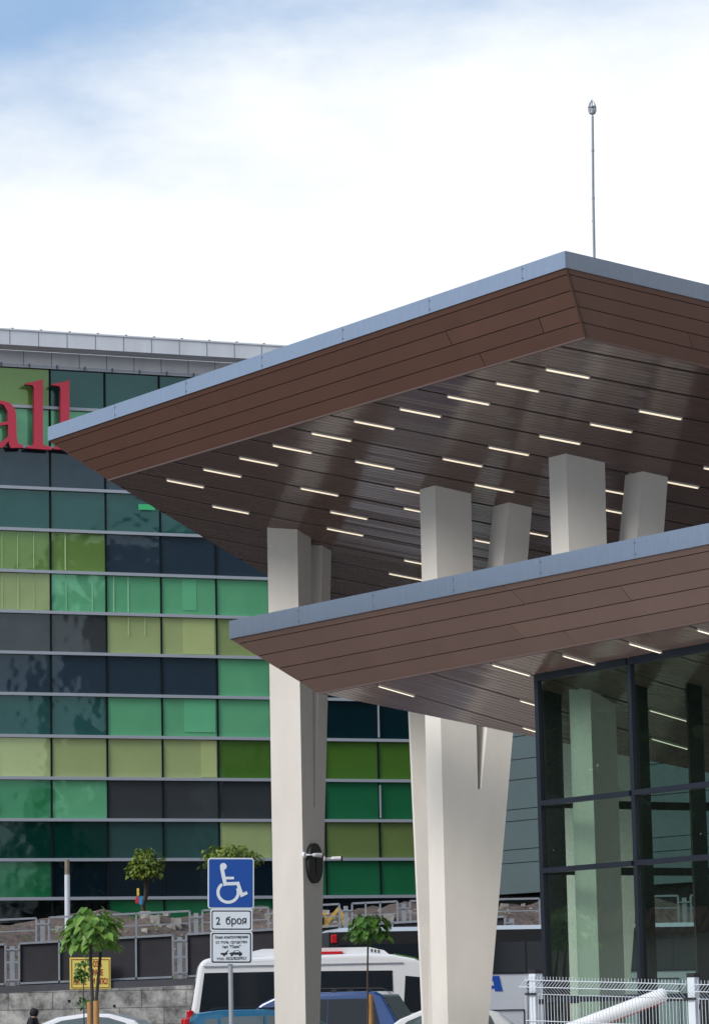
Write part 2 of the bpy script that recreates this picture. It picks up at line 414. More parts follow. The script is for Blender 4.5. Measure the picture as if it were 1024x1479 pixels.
# lamps
def mk_lamp(L, wd=.085):
    root = bpy.data.objects.new('ceiling_light', None); COL.objects.link(root)
    a = MB(); a.obox((L / 2, 0, .014), L / 2 - .004, wd / 2 - .012, .009); a.build('diffuser', M['lamp'], root, local=True)
    b = MB(); b.obox((L / 2, -wd / 2 + .005, .004), L / 2, .006, .018); b.obox((L / 2, wd / 2 - .005, .004), L / 2, .006, .018)
    b.obox((-.008, 0, .004), .008, wd / 2, .016); b.obox((L + .008, 0, .004), .008, wd / 2, .016)
    b.build('housing', M['lampbody'], root, local=True)
    return root
def place_lamp(o, pl, s, t_):
    p = pl.w(s, t_, .0)
    X, Z = pl.d, pl.n; Y = Z.cross(X)
    o.matrix_basis = Matrix(((X.x, Y.x, Z.x, p.x), (X.y, Y.y, Z.y, p.y), (X.z, Y.z, Z.z, p.z), (0, 0, 0, 1)))
UL = [(790, 530), (718, 551), (647, 572), (578, 591), (512, 609), (451, 626), (395, 644), (347, 661), (295, 678), (242, 692),
      (308, 730), (435, 705), (514, 666), (571, 705), (640, 662), (706, 646), (779, 630), (853, 611), (924, 591), (478, 738), (473, 762),
      (584, 733), (686, 700), (585, 806), (563, 825), (563, 846), (686, 778), (738, 762), (848, 704), (873, 736), (951, 692), (1016, 676)]
ordw = ['first', 'second', 'third', 'fourth', 'fifth', 'sixth', 'seventh', 'eighth', 'ninth', 'tenth', 'eleventh', 'twelfth', 'thirteenth', 'fourteenth', 'fifteenth', 'sixteenth']
rows = {}
for p in UL:
    s, t_ = PU.st(PU.on(*p)); k = round((t_ - .60) / .885)
    # grooves were read off as t = .60 + .885 k within a centimetre or two
    rows.setdefault(k, []).append((s, p))
proto = mk_lamp(.625)
first = True
ks = sorted(rows, reverse=True)
for gi, k in enumerate(ks):
    rr = sorted(rows[k])
    for i, (s, p) in enumerate(rr):
        o = proto if first else copy_tree(proto); first = False
        place_lamp(o, PU, s, .60 + .885 * k)
        gname = 'lamp groove nearest the upper roof corner' if gi == 0 else '%s lamp groove from the upper roof corner' % ordw[gi]
        pos = 'lone strip light' if len(rr) == 1 else ('leftmost strip light' if i == 0 else ('rightmost strip light' if i == len(rr) - 1 else ('middle strip light' if len(rr) == 3 else '%s strip light' % ordw[i])))
        if random.random() < .35: o.children[0].material_slots[0].link = 'OBJECT'; o.children[0].material_slots[0].material = M['lamp_dim']
        tag(o, 'white %s in the %s' % (pos, gname), 'ceiling light', 'strip lights in the upper soffit')
LLp = [((548, 989), 'white strip light near the left tip of the lower soffit'), ((711, 961), 'white strip light on the lower soffit just left of the glass corner'),
      ((816, 942), 'white strip light under the lower fascia above the first glass bay'), ((911, 926), 'white strip light over the mullion between the glass bays'),
      ((1010, 906), 'white strip light under the lower fascia cut by the right picture edge'), ((752, 1011), 'short seen strip light touching the glass corner frame, upper of two'),
      ((756, 1050), 'short seen strip light touching the glass corner frame, lower of two'), ((938, 1026), 'greenish strip light seen through the glass, upper of two'),
      ((940, 1068), 'greenish strip light seen through the glass, lower of two')]
proto2 = mk_lamp(.54, .062); first = True
for p, lb in LLp:
    o = proto2 if first else copy_tree(proto2); first = False
    s, t_ = PL.st(PL.on(*p)); k = round((t_ - 1.36) / 1.34)
    place_lamp(o, PL, s, 1.36 + 1.34 * k)
    tag(o, lb, 'ceiling light', 'strip lights in the lower soffit')

# ------------------------------------------------------------------ columns: notched panels cut in a V, extruded sideways
def column(label, pl, N, dN, Wp, dW, outline, back=None):
    """N = near edge at the soffit; outline = picture outline of the right-hand face: (limb a inner, notch a, notch b, limb b inner, limb b outer, outer low)"""
    n0 = at(*N, dN); w = at(*Wp, dW) - n0; w.z = 0
    dv = outline[0]; vdir = at(dv[0], dv[1], dv[2]) - n0; vdir.z = 0; vdir.normalize()
    nn = vdir.cross(UP)
    pts = [hit(p[0], p[1], n0, nn) for p in outline[1]]
    ai, na, nb, bi, bo, lo = pts
    base = V((n0.x, n0.y, -.05))
    k = (bo.z + .05) / (bo.z - lo.z); ob = bo + (lo - bo) * k     # outer edge carried on to the ground
    root = thing('concrete_column', label, 'column', loc=(n0.x, n0.y, 0))
    def top(p, frm, dirv): # carry a limb edge into the roof
        dirn = (p - frm).normalized(); t = (pl.above(p, .25).z - p.z) / dirn.z; return p + dirn * t
    a0 = n0 + UP * .3
    a1 = top(ai, na, 0); b0 = top(bi, nb, 0); b1 = top(bo, lo, 0)
    ysp = na.z
    mb = MB()
    # shaft below the notch, limb a, limb b butted along the notch level
    def lev(p, q, z): return p + (q - p) * ((z - p.z) / (q.z - p.z))
    oN = lev(ob, b1, ysp); nb = lev(nb, b0, ysp); na2 = na
    face = [base, ob, oN, b1, b0, nb, na2, a1, a0]
    mb.prism(face, w)
    mb.build('shaft', M['conc'], root, bevel=.012)
    if back:
        base_l, base_r, tl, tr = back
        # rear limb: leans back and left from the foot to the soffit
        p0 = base + w; T1 = pl.above(pl.on(*tl), .2); T2 = pl.above(pl.on(*tr), .2)
        b_l = at(*base_l, (p0 - CAM).dot(fw) + .15); b_l = V((b_l.x, b_l.y, -.05))
        b_r = b_l + vdir * .45
        mb = MB(); dpt = V((w.x, w.y, 0)) * .3 + V((.06, .05, 0))
        v8 = [b_l, b_r, b_r + dpt, b_l + dpt, T1, T1 + vdir * .55, T1 + vdir * .55 + dpt, T1 + dpt]
        v8[4:] = [pl.above(q, .2) for q in v8[4:]]
        mb.add(v8, [[0, 3, 2, 1], [4, 5, 6, 7], [0, 1, 5, 4], [1, 2, 6, 5], [2, 3, 7, 6], [3, 0, 4, 7]])
        mb.build('rear_limb', M['conc'], root, bevel=.012)
    return root, n0, w, vdir
c1, c1n, c1w, c1v = column('cream column at left carrying the black disc and two cameras', PU, (429.3, 764.6), 54.04, (386, 762), 54.24,
    ((478.7, 796, 54.8), [(449, 777.3), (453.5, 1166), (455.5, 1166), (466, 789), (478.7, 796), (462, 1479)]))
c2, c2n, c2w, c2v = column('broad cream forked column in front of the white minibus nose', PU, (628, 701), 50.74, (606, 707), 51.05,
    ((768, 733, 50.89), [(680, 712), (690, 1140), (694.5, 1140), (735, 725), (768, 733), (705, 1479)]),
    back=((613, 1479), (640, 1479), (583, 868), (612, 875)))
c3, c3n, c3w, c3v = column('cream forked column rising behind the glass pavilion', PU, (817, 655), 48.35, (792, 661), 48.65,
    ((964, 689, 48.5), [(873, 668), (883, 1110), (888, 1110), (928, 682), (964, 689), (905, 1479)]))
# disc and cameras on the left column
dn = c1v.cross(UP); dn = dn if dn.dot(CAM - c1n) > 0 else -dn
dc = hit(451.5, 1247, c1n, dn)
root = thing('disc_sign', 'black oval disc fixed on the dark side of the left column', 'disc', loc=dc)
mb = MB(); mb.prism([dc + dn * .002 + c1v * (.205 * math.cos(2 * math.pi * k / 48)) + UP * (.34 * math.sin(2 * math.pi * k / 48)) for k in range(48)], dn * .075); mb.build('disc', M['black'], root, bevel=.006)
mb = MB(); mb.obox(dc + dn * .077 - UP * .03, .010, .004, .17, c1v, dn, UP); mb.build('slot', M['gap'], root)
def camera_thing(label, base, out, fwd):
    r = thing('security_camera', label, 'camera', loc=base, group='security cameras on the left column')
    mb = MB(); mb.tube([base, base + out * .045], [.055, .05], 18); mb.build('mount', M['white'], r, smooth=False, bevel=.004)
    mb = MB(); mb.tube([base + out * .045, base + out * .09 + fwd * .03, base + out * .11 + fwd * .1], [.016] * 3, 10); mb.build('arm', M['white'], r)
    p = base + out * .115 + fwd * .09
    mb = MB(); mb.tube([p, p + fwd * .035, p + fwd * .17], [.026, .036, .04], 16); mb.build('housing', M['white'], r)
    mb = MB(); mb.tube([p + fwd * .17, p + fwd * .2], [.041, .041], 16); mb.build('lens_hood', M['black'], r)
    return r
camera_thing('white bullet camera over the black disc of the left column', hit(438.5, 1235, c1n, dn), dn, (c1v + V((.35, -.1, -.03))).normalized())
pe = at(465.5, 1240, 54.95)
camera_thing('white bullet camera sticking out past the right edge of the left column', pe, c1v, V((1, .05, 0)).normalized())

# lightning rod
ad = hit(857, 371, UG['Bg'] + V((0, 2.2, 0)), V((0, 1, 0)))
mtop = at(855.3, 168, (ad - CAM).dot(fw))
root = thing('lightning_rod', 'thin grey mast with a caged tip on the upper roof', 'mast', loc=ad)
mb = MB(); mb.tube([ad - UP * .5, ad.lerp(mtop, .45), mtop], [.021, .019, .017], 10)
for f in (.25, .41, .75): mb.tube([ad.lerp(mtop, f), ad.lerp(mtop, f + .012)], .024, 10)
mb.build('pole', M['galv'], root)
mb = MB(); z = UP
mb.tube([mtop, mtop + z * .03], .012, 8)
mb.tube([mtop + z * .03, mtop + z * .045, mtop + z * .115, mtop + z * .125], [.03, .05, .055, .03], 12)
mb.tube([mtop + z * .135, mtop + z * .15], [.058, .058], 12)
for k in range(5):
    a = 2 * math.pi * k / 5 + .3; q = V((math.cos(a), math.sin(a), 0))
    mb.tube([mtop + q * .056 + z * .07, mtop + q * .058 + z * .15, mtop + q * .035 + z * .205, mtop + z * .25], [.007] * 4, 6)
mb.tube([mtop + z * .12, mtop + z * .275], [.008, .003], 6)
mb.build('finial', M['galv'], root)

# ------------------------------------------------------------------ glass pavilion
g0 = PL.on(776, 976); gd = head(-31.7); gdR = -gd                  # along the front wall towards the right
gn = gd.cross(UP); gn = gn if gn.dot(CAM - g0) > 0 else -gn         # outward
inward = -gn
pav = thing('glass_pavilion', 'dark framed glass pavilion standing under the lower canopy', 'pavilion', loc=(g0.x, g0.y, 0))
def gp(px, py): return hit(px, py, g0, gn)
def gs(px, py): return (gp(px, py) - g0).dot(gdR)
s1 = gs(913.5, 1060); s_w = [0, s1, s1 * 2.02, s1 * 3.04]
def gw_(s, z): return V((g0.x, g0.y, 0)) + gdR * s + UP * z
z1 = gp(779, 1161).z; z2 = gp(782.5, 1258).z; z3 = z2 - (z1 - z2) * 1.9
ztop = [PL.above(gw_(s, 5), 0).z for s in s_w]
for i, s in enumerate(s_w):
    mb = MB(); wd = .075 if i else .09
    mb.bar(gw_(s, 0), gw_(s, ztop[i] + .1), wd, .07, side=gdR); mb.build('mullion', M['darkmetal'], pav)
for z in (z1, z2, z3, .06):
    mb = MB()
    for i in range(3): mb.bar(gw_(s_w[i] + .045, z) + gn * .012, gw_(s_w[i + 1] - .045, z) + gn * .012, .07, .105, side=UP)
    mb.build('transom', M['darkmetal'], pav)
mb = MB()
for i in range(3):
    a = PL.above(gw_(s_w[i] + .045, 5), -.03); b = PL.above(gw_(s_w[i + 1] - .045, 5), -.03); mb.bar(a, b, .10, .10, side=UP)
mb.build('head_frame', M['darkmetal'], pav)
M['pglass'] = glass('pavilion_glass', (.56, .70, .63), 1.75, bump=.16, bscale=1.1, base_refl=.075)
zs = [.12, z3, z2, z1]
for i in range(3):
    for j in range(4):
        a, b = s_w[i] + .03, s_w[i + 1] - .03
        lo = zs[j]; 
        if j < 3: p = [gw_(a, lo), gw_(b, lo), gw_(b, zs[j + 1]), gw_(a, zs[j + 1])]
        else: p = [gw_(a, lo), gw_(b, lo), PL.above(gw_(b, 5), .02), PL.above(gw_(a, 5), .02)]
        mb = MB(); mb.poly([q - gn * .02 for q in p]); mb.build('glass_pane', M['pglass'], pav)
# end wall running back from the corner
ed = V((gd.y, -gd.x, 0)); ed = ed if ed.y > 0 else -ed
def ew(s, z): return V((g0.x, g0.y, 0)) + ed * s + UP * z
M['eglass'] = glass('end_wall_glass', (.80, .88, .84), 1.3)
for z in (z1, z2, z3):
    mb = MB(); mb.bar(ew(.07, z), ew(7.0, z), .11, .09, side=UP); mb.build('rear_transom', M['black'], pav)
zc = [.1, z3, z2, z1]
for j in range(4):
    mb = MB()
    if j < 3: p = [ew(.07, zc[j]), ew(7, zc[j]), ew(7, zc[j + 1]), ew(.07, zc[j + 1])]
    else:
        p = [ew(.07, z1), ew(2.6, z1), PL.above(ew(2.6, 0), .02), PL.above(ew(.07, 0), .02)]
    mb.poly(p); mb.build('end_pane', M['eglass'], pav)
# dark inner posts and the pale pillar
for (pa, pb, D) in ((784, 815, 44.5), (913.5, 940, 43.1), (998, 1019, 42.4)):
    a = at(pa, 1200, D); b = at(pb, 1200, D); w = (b - a).length
    c = V(((a.x + b.x) / 2, (a.y + b.y) / 2, 0))
    mb = MB(); mb.bar(c, PL.above(c, .1), w, .26, side=V((1, 0, 0))); mb.build('inner_post', M['black'], pav)
pn = at(853.5, 1050, 44.0); pl_ = at(823, 1050, 44.25); pr = at(889.5, 1050, 44.35)
q0 = [V((p.x, p.y, 0)) for p in (pl_, pn, pr)]; q0.append(q0[0] + q0[2] - q0[1])
mb = MB(); v8 = q0 + [PL.above(q, .1) for q in q0]
mb.add(v8, [[0, 1, 2, 3], [7, 6, 5, 4], [0, 1, 5, 4], [1, 2, 6, 5], [2, 3, 7, 6], [3, 0, 4, 7]])
tag(mb.build('square_pillar', M['conc']), 'pale square pillar standing inside the glass pavilion', 'pillar')

# ------------------------------------------------------------------ shopping centre
md = head(68.7); mn = md.cross(UP); mn = mn if mn.dot(CAM - at(200, 1000, 108)) > 0 else -mn
m0 = at(200, 1000, 108)
def mp_(px, py): return hit(px, py, m0, mn)
def ms(px, py=1030): return (mp_(px, py) - m0).dot(md)
def mz(py, px=155): return mp_(px, py).z
def mw(s, z, h=0): return V((m0.x, m0.y, 0)) + md * s + UP * z + mn * h
cols = [ms(p) for p in (-6, 74.5, 155, 234.5, 314.5, 391, 467, 544.5, 621)]
rowz = [mz(p) for p in (537, 594, 651.5, 710, 769.5, 829, 887, 945.5, 1004.5, 1064.5, 1124.8, 1184.5, 1241.8, 1297.5, 1334)]
mall = thing('shopping_centre', 'large building clad in green and grey tinted glass', 'building', loc=(m0.x, m0.y, 0))
grid = {0: 'yg dt dt dt . . . .', 1: 'lg lg dt dt . . . .', 2: 'sl sl sl dt . . . .', 3: 'dt dt dt dt dt . . .', 4: 'yg yg sl sl sl . . .', 5: 'py lg lg lg lg g . .',
        6: 'gr gr ol ol py do . .', 7: 'sl sl sl sl lg lg vd .', 8: 'dt dt lg lg lg lg vd vd', 9: 'ol ol ol ol do do do do', 10: 'g lg gr gr gr bk dg dg',
        11: 'vt vt gt gt ol do2 do2 do2', 12: 'dg nv nv nv nv dg dg dg', 13: 'bk bk dg dg dg bk bk bk'}  # darker tints of the right-hand columns partly hold a painted dark reflection
L0, L1 = cols[0] - 14, cols[-1] + 3
ztopw = mz(531)
mb = MB(); mb.obox(mw((L0 + L1) / 2, (ztopw + 1) / 2, -6.2), (L1 - L0) / 2, 6, (ztopw - 1) / 2, md, mn, UP); mb.build('wall', M['mullion'], mall)
for r, line in grid.items():
    for c, k in enumerate(line.split()):
        if k == '.': continue
        a, b, zt, zb = cols[c] + .03, cols[c + 1] - .03, rowz[r] - .06, rowz[r + 1] + .06
        tx = random.uniform(-.010, .010); tz = random.uniform(-.010, .010)
        mb = MB(); mb.prism([mw(a, zb, tx), mw(b, zb, -tx + tz), mw(b, zt, -tx), mw(a, zt, tx + tz)], -mn * .05)
        mb.build('glass_panel', M['p_' + k], mall)
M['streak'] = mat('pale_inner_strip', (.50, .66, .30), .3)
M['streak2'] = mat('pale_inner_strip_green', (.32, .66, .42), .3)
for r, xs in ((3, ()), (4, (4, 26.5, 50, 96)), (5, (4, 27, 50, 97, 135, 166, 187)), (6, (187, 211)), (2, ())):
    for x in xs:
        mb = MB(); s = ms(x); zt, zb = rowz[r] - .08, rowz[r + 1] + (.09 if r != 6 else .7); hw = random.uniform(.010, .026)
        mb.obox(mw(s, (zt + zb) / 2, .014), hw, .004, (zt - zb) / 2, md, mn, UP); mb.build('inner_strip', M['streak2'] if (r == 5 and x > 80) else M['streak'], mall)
M['inner'] = pane('painted_sky_reflection', (.16, .58, .30)); M['skyrefl_yellow'] = pane('painted_sky_reflection_yellow', (.52, .62, .26))  # bright sky reflection painted as pale patches over some panes
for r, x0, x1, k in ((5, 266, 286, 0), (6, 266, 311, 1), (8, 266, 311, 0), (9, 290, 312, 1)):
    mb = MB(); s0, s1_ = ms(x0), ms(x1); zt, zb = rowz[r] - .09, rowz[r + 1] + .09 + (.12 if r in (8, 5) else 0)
    mb.obox(mw((s0 + s1_) / 2, (zt + zb) / 2, .012), (s1_ - s0) / 2, .004, (zt - zb) / 2, md, mn, UP); mb.build('sky_reflection', M['skyrefl_yellow'] if k else M['inner'], mall)
mb = MB(); a, b = mp_(200, 728), mp_(224, 737); mb.prism([a + mn * .02, V((b.x, b.y, a.z)) + mn * .02, b + mn * .02, V((a.x, a.y, b.z)) + mn * .02], mn * .004); mb.build('ceiling_lamp', emis('green_lamp', (.05, .42, .16), .16), mall)
for i, z in enumerate([rowz[0] + .02] + rowz[1:14]):
    mb = MB(); mb.bar(mw(L0, z, .05), mw(L1, z, .05), .105, .14, side=UP); mb.build('transom', M['alu'], mall)
for i, s in enumerate(cols):
    mb = MB(); mb.bar(mw(s, 1, .012), mw(s, rowz[0], .012), .062, .06, side=md); mb.build('mullion', M['mullion'], mall)
# pale broken pieces of cover strip on the right-hand mullion
mb = MB()
for a, b in ((8, 9), (10, 11)): mb.bar(mw(cols[7] + .03, rowz[a] - .15, .055), mw(cols[7] + .03, rowz[b] + .1, .055), .05, .05, side=md)
mb.build('cover_strip', M['alu'], mall)
# cornice: frieze, soffit and parapet
def mzo(py, off): return hit(155, py, m0 + mn * off, mn).z
zp1, zp0 = mzo(485.5, .97), mzo(506, .97); zf0 = mzo(535.5, .12)
LM, HL = (L0 + L1) / 2, (L1 - L0) / 2
mb = MB(); mb.obox(mw(LM, (zf0 + zp0) / 2, .0), HL, .12, (zp0 - zf0) / 2 - .004, md, mn, UP)
s = L0
while s < L1:
    mb.obox(mw(s, (zf0 + zp0) / 2, .12), .010, .006, (zp0 - zf0) / 2 - .01, md, mn, UP, 1); mb.obox(mw(s + .2, zf0 + .03, .13), .025, .03, .06, md, mn, UP, 1); s += 1.0
mb.build('frieze', [M['clad'], M['seam']], mall)
mb = MB(); mb.obox(mw(LM, (zp0 + zp1) / 2, .55), HL, .42, (zp1 - zp0) / 2, md, mn, UP)
s = L0
while s < L1:
    mb.obox(mw(s, (zp0 + zp1) / 2, .972), .010, .005, (zp1 - zp0) / 2 - .01, md, mn, UP, 1); s += 1.02
mb.build('parapet', [M['clad'], M['seam']], mall)
mb = MB(); mb.obox(mw(LM, zp1 + .03, .56), HL, .44, .026, md, mn, UP)
s = L0
while s < L1: mb.obox(mw(s + .1, zp1 + .07, .95), .035, .045, .02, md, mn, UP, 1); s += 1.02
mb.build('coping', [M['clad'], M['postwood']], mall)
# red letters
sgn = thing('sign_letters', 'big red letters of the shop sign high on the glass front', 'sign', loc=mw(ms(60, 600), mz(600), .3))
def letter(pts, name='letter', off=0):
    def q(p): return mp_(p[0] / 5.12, 500 + p[1] / 5.12) 
    P = [q(p) + mn * (.42 + off) for p in pts]
    return P
def build_letter(polys):
    mb = MB()
    for i, pts in enumerate(polys): mb.prism(letter(pts, off=.004 * i), -mn * .22, 0, 1)
    o = mb.build('letter', [M['redletter'], M['redside']], sgn)
ell = [(165, 300), (175, 288), (240, 278), (298, 262), (298, 735), (310, 748), (357, 760), (357, 782), (180, 770), (182, 755), (220, 748), (232, 732), (232, 330), (222, 306)]
build_letter([ell]); build_letter([[(x + 195, y + 6) for x, y in ell]])
build_letter([[(38, 560), (38, 500), (10, 452), (-25, 440), (-60, 455), (-70, 490), (-95, 500), (-118, 490), (-112, 455), (-70, 425), (-10, 418), (48, 432), (85, 468), (100, 520), (104, 690), (116, 735), (150, 748), (152, 766), (60, 768), (46, 735), (42, 690)],
              [(42, 570), (42, 595), (-10, 602), (-50, 625), (-60, 665), (-45, 715), (-5, 722), (44, 680), (46, 715), (0, 765), (-60, 772), (-110, 745), (-125, 690), (-110, 630), (-60, 590)]])

# grey clad wing to the right
wd_ = head(-36); w0 = at(775, 1200, 96); wn = wd_.cross(UP); wn = wn if wn.dot(CAM - w0) > 0 else -wn
wing = thing('clad_wing', 'grey blue metal clad building wing beyond the broad column', 'building', loc=(w0.x, w0.y, 0))
sA = (hit(640, 1200, w0, wn) - w0).dot(wd_); sB = (hit(1130, 1200, w0, wn) - w0).dot(wd_)
def ww(s, z, h=0): return V((w0.x, w0.y, 0)) + wd_ * s + UP * z + wn * h
zb = hit(778, 1289, w0, wn).z
zz = [hit(775, y, w0, wn).z for y in (1244, 1224.5, 1183, 1166, 1123, 1093.5, 1060, 1030, 1000)]
lev = [zb] + zz
for a, b in zip(lev[:-1], lev[1:]):
    mb = MB(); mb.obox(ww((sA + sB) / 2, (a + b) / 2, -.1), abs(sA - sB) / 2, .1, (b - a) / 2 - .012, wd_, wn, UP); mb.build('cladding_panel', M['clad2'], wing)
mb = MB(); mb.obox(ww((sA + sB) / 2, (zb + lev[-1]) / 2, -3.05), abs(sA - sB) / 2 - .05, 2.9, (lev[-1] - zb) / 2 - .05, wd_, wn, UP); mb.build('wall', M['seam'], wing)
mb = MB(); mb.obox(ww((sA + sB) / 2, zb / 2 - .05, -3.3), abs(sA - sB) / 2 - .3, 2.6, zb / 2, wd_, wn, UP); mb.build('plinth', M['black'], wing)

# ------------------------------------------------------------------ retaining wall and fences
wy = 78.0
def wallz(x): return 2.10 + .022 * (x + 9)
mb = MB()
X0, X1 = -26, 30
mb.prism([(X0, wy, -.1), (X1, wy, -.1), (X1, wy, wallz(X1)), (X0, wy, wallz(X0))], (0, .6, 0)); 
for i in range(26):
    x = random.uniform(-9.5, 1); z = random.uniform(.6, 1.95)
    mb.obox((x, wy - .002, z), .03, .012, .03, mi=1)
tag(mb.build('retaining_wall', [M['block'], M['gap'], mat('rust_stain', (.17, .13, .085), .9)]), 'stained grey concrete block wall behind the parked cars', 'wall')
mb = MB(); mb.prism([(X0, wy + .05, wallz(X0)), (X1, wy + .05, wallz(X1)), (X1, wy + .05, wallz(X1) + .17), (X0, wy + .05, wallz(X0) + .17)], (0, .4, 0))
tag(mb.build('wall_plinth', M['kerb']), 'dark concrete kerb along the top of the retaining wall', 'kerb')
def fence(label, y, xs, zb, zt, fill, mids, group, rail=.05, lower=None, fname='panel_fence'):
    root = thing(fname, label, 'fence', loc=(xs[0], y, 0), group=group)
    for i, x in enumerate(xs):
        mb = MB(); mb.bar((x, y, zb(x) - .12), (x, y, zt(x) - .06), .12, .08); mb.build('post', M['galv'], root)
    for a, b in zip(xs[:-1], xs[1:]):
        a2, b2 = a + .17, b - .17
        mb = MB()
        for x in (a2, b2): mb.bar((x, y - .02, zb(x)), (x, y - .02, zt(x)), rail, .05)
        mb.bar((a2, y - .02, zt(a2)), (b2, y - .02, zt(b2)), rail, .05, side=UP); mb.bar((a2, y - .02, zb(a2) + .03), (b2, y - .02, zb(b2) + .03), rail, .05, side=UP)
        for m_ in mids: 
            x = a2 + (b2 - a2) * m_; mb.bar((x, y - .025, zb(x)), (x, y - .025, zt(x)), .045, .04)
        for f in (.12, .86):
            for x, d in ((a, 1), (b, -1)): mb.bar((x, y - .05, zb(x) + f * (zt(x) - zb(x))), (x + d * .18, y - .05, zb(x) + f * (zt(x) - zb(x))), .035, .03, side=UP)
        if lower: 
            z_ = lower; mb.bar((a2, y - .02, zt(a2) - z_), (b2, y - .02, zt(b2) - z_), .03, .03, side=UP)
        mb.build('frame', M['galv'], root)
        if fill:
            mb = MB(); mb.prism([(a2, y + .02, zb(a2) - .02), (b2, y + .02, zb(b2) - .02), (b2, y + .02, zt(b2) - .03), (a2, y + .02, zt(a2) - .03)], (0, .02, 0)); mb.build('sheet', M['sheet'], root)
    return root
xsL = [-13.05, -8.72, -4.56, -.42, 3.7]
fence('dark sheeted panel fence in grey steel frames on the retaining wall', 78.25, xsL, lambda x: wallz(x) + .19, lambda x: 3.30 + .035 * (x + 9), True, (.26, .76), None)
xsU = [-16.5, -12.6, -8.55, -4.45, -2.35, -.45, 1.1, 4.9, 8.6, 12]
fence('open grey steel frame fence in front of the earth bank', 84, xsU, lambda x: 3.02 + .01 * x, lambda x: 4.10 + .026 * (x + 9) if x < 1 else 4.36, False, (.3, .62), None, lower=.32, fname='frame_fence')
# yellow warning sign on the fence
ys = thing('warning_sign', 'yellow notice with red Cyrillic capitals on the dark fence', 'sign', loc=(at(131, 1429, 78.0).x, 78.1, at(131, 1429, 78).z))
def yq(px, py, h=0): p = hit(px, py, V((0, 77.99 - h, 0)), V((0, 1, 0))); return p
mb = MB(); mb.prism([yq(101.5, 1429), yq(160.3, 1428.5), yq(160, 1383), yq(101, 1383)], (0, .03, 0)); mb.build('board', M['yellow'], ys, bevel=.004)
mb = MB()
cs = [(104, 1426.5), (158, 1426), (157.8, 1385.5), (103.6, 1385.5)]
for i in range(4): mb.bar(yq(*cs[i], .004), yq(*cs[(i + 1) % 4], .004), .022, .008, side=V((0, 1, 0)))
mb.build('border', M['redink'], ys)
pxm = F / 78.3
for body, px, py, wd in (('ОЗА', 141, 1396.3, 13), ('РАНЕ', 141.5, 1408.6, 15), ('НА ПЕ', 116, 1421.8, 18), ('И МПС!', 144.5, 1421.2, 22), ('С', 115.5, 1408.6, 3.4)):
    text('lettering', body, 11.6 / pxm, yq(px, py, .006), V((1, 0, -.01)), UP, M['redink'], ys, width=wd / pxm, bold=.004)

# ------------------------------------------------------------------ trees
def heart(mb, p, tip, nrm, L, W, mi=0, curl=.18):
    t = tip.normalized(); s = t.cross(nrm).normalized(); n = s.cross(t)
    prof = [(0, 0), (.02, .30), (.18, .50), (.42, .46), (.72, .24), (1, 0)]
    ce = [p + t * (u * L) - n * (curl * L * u * u) for u, _ in prof]
    Lf = [c + s * (w * W) + n * (.16 * w * W) for c, (_, w) in zip(ce, prof)]
    Rf = [c - s * (w * W) + n * (.16 * w * W) for c, (_, w) in zip(ce, prof)]
    Lf[1] -= t * .08 * L; Rf[1] -= t * .08 * L
    vs = ce + Lf[1:5] + Rf[1:5]; fs = []
    for a in range(4):
        l0 = 6 + a - 1; l1 = 6 + a
        if a == 0: fs += [[0, 1, 6], [0, 10, 1]]
        else: fs += [[a, a + 1, l1, l0], [a + 1, a, 10 + a - 1, 10 + a]]
    fs += [[4, 5, 9], [5, 4, 13]]
    mb.add(vs, fs, mi)
def ball_tree(label, base, top, crown_r, crown_h, nleaf, L, mname, trunk_r, droop=.9, group=None, second=None, tname='tree', seed=1, squash=1.0, bare=False):
    rnd = random.Random(seed)
    root = thing(tname, label, 'tree', loc=base, group=group)
    cen = top
    mb = MB()
    k = 7; pts = [base.lerp(top, i / k) + V((rnd.uniform(-1, 1), rnd.uniform(-1, 1), 0)) * trunk_r * (.5 if 0 < i < k else 0) for i in range(k + 1)]
    mb.tube(pts, [trunk_r * (1 - .35 * i / k) for i in range(k + 1)], 9)
    if second: mb.tube(second, [trunk_r * .85, trunk_r * .8, trunk_r * .6], 8)
    tips = []
    for i in range(22):
        a = rnd.uniform(0, 2 * math.pi); e = rnd.uniform(-.1, 1.4)
        d = V((math.cos(a) * math.cos(e), math.sin(a) * math.cos(e), math.sin(e)))
        q = cen + V((d.x * crown_r, d.y * crown_r, d.z * crown_h)) * rnd.uniform(.5, .85)
        mb.tube([cen - UP * .05, cen.lerp(q, .5) + UP * .03 * crown_h, q], [trunk_r * .35, trunk_r * .22, trunk_r * .08], 5); tips.append(q)
    mb.build('trunk', M['bark'], root, smooth=True)
    mb = MB()
    for i in range(nleaf):
        a = rnd.uniform(0, 2 * math.pi); z_ = rnd.uniform(-.42, 1); rr = math.sqrt(max(0, 1 - z_ * z_)) if z_ > 0 else 1
        f = rnd.uniform(.45, 1.0) ** .6 * (1 + .16 * math.sin(3 * a + 5 * z_ + seed))
        d = V((math.cos(a) * rr, math.sin(a) * rr, 0))
        p = cen + V((d.x * crown_r, d.y * crown_r, z_ * crown_h)) * f
        out = V((math.cos(a), math.sin(a), 0))
        tip = (out * rnd.uniform(.3, 1) + V((rnd.uniform(-.5, .5), rnd.uniform(-.5, .5), rnd.uniform(-1.1, -.25) * droop)))
        nr = (out * .6 + UP * rnd.uniform(.4, 1.1) + V((rnd.uniform(-.4, .4), rnd.uniform(-.4, .4), 0)))
        heart(mb, p, tip, nr, L * rnd.uniform(.6, 1.15), L * .8 * rnd.uniform(.75, 1.1))
    mb.build('crown', M[mname], root, smooth=False)
    return root
D = 46
b = at(136.5, 1600, D); b.z = 0; tp = at(132, 1352, D)
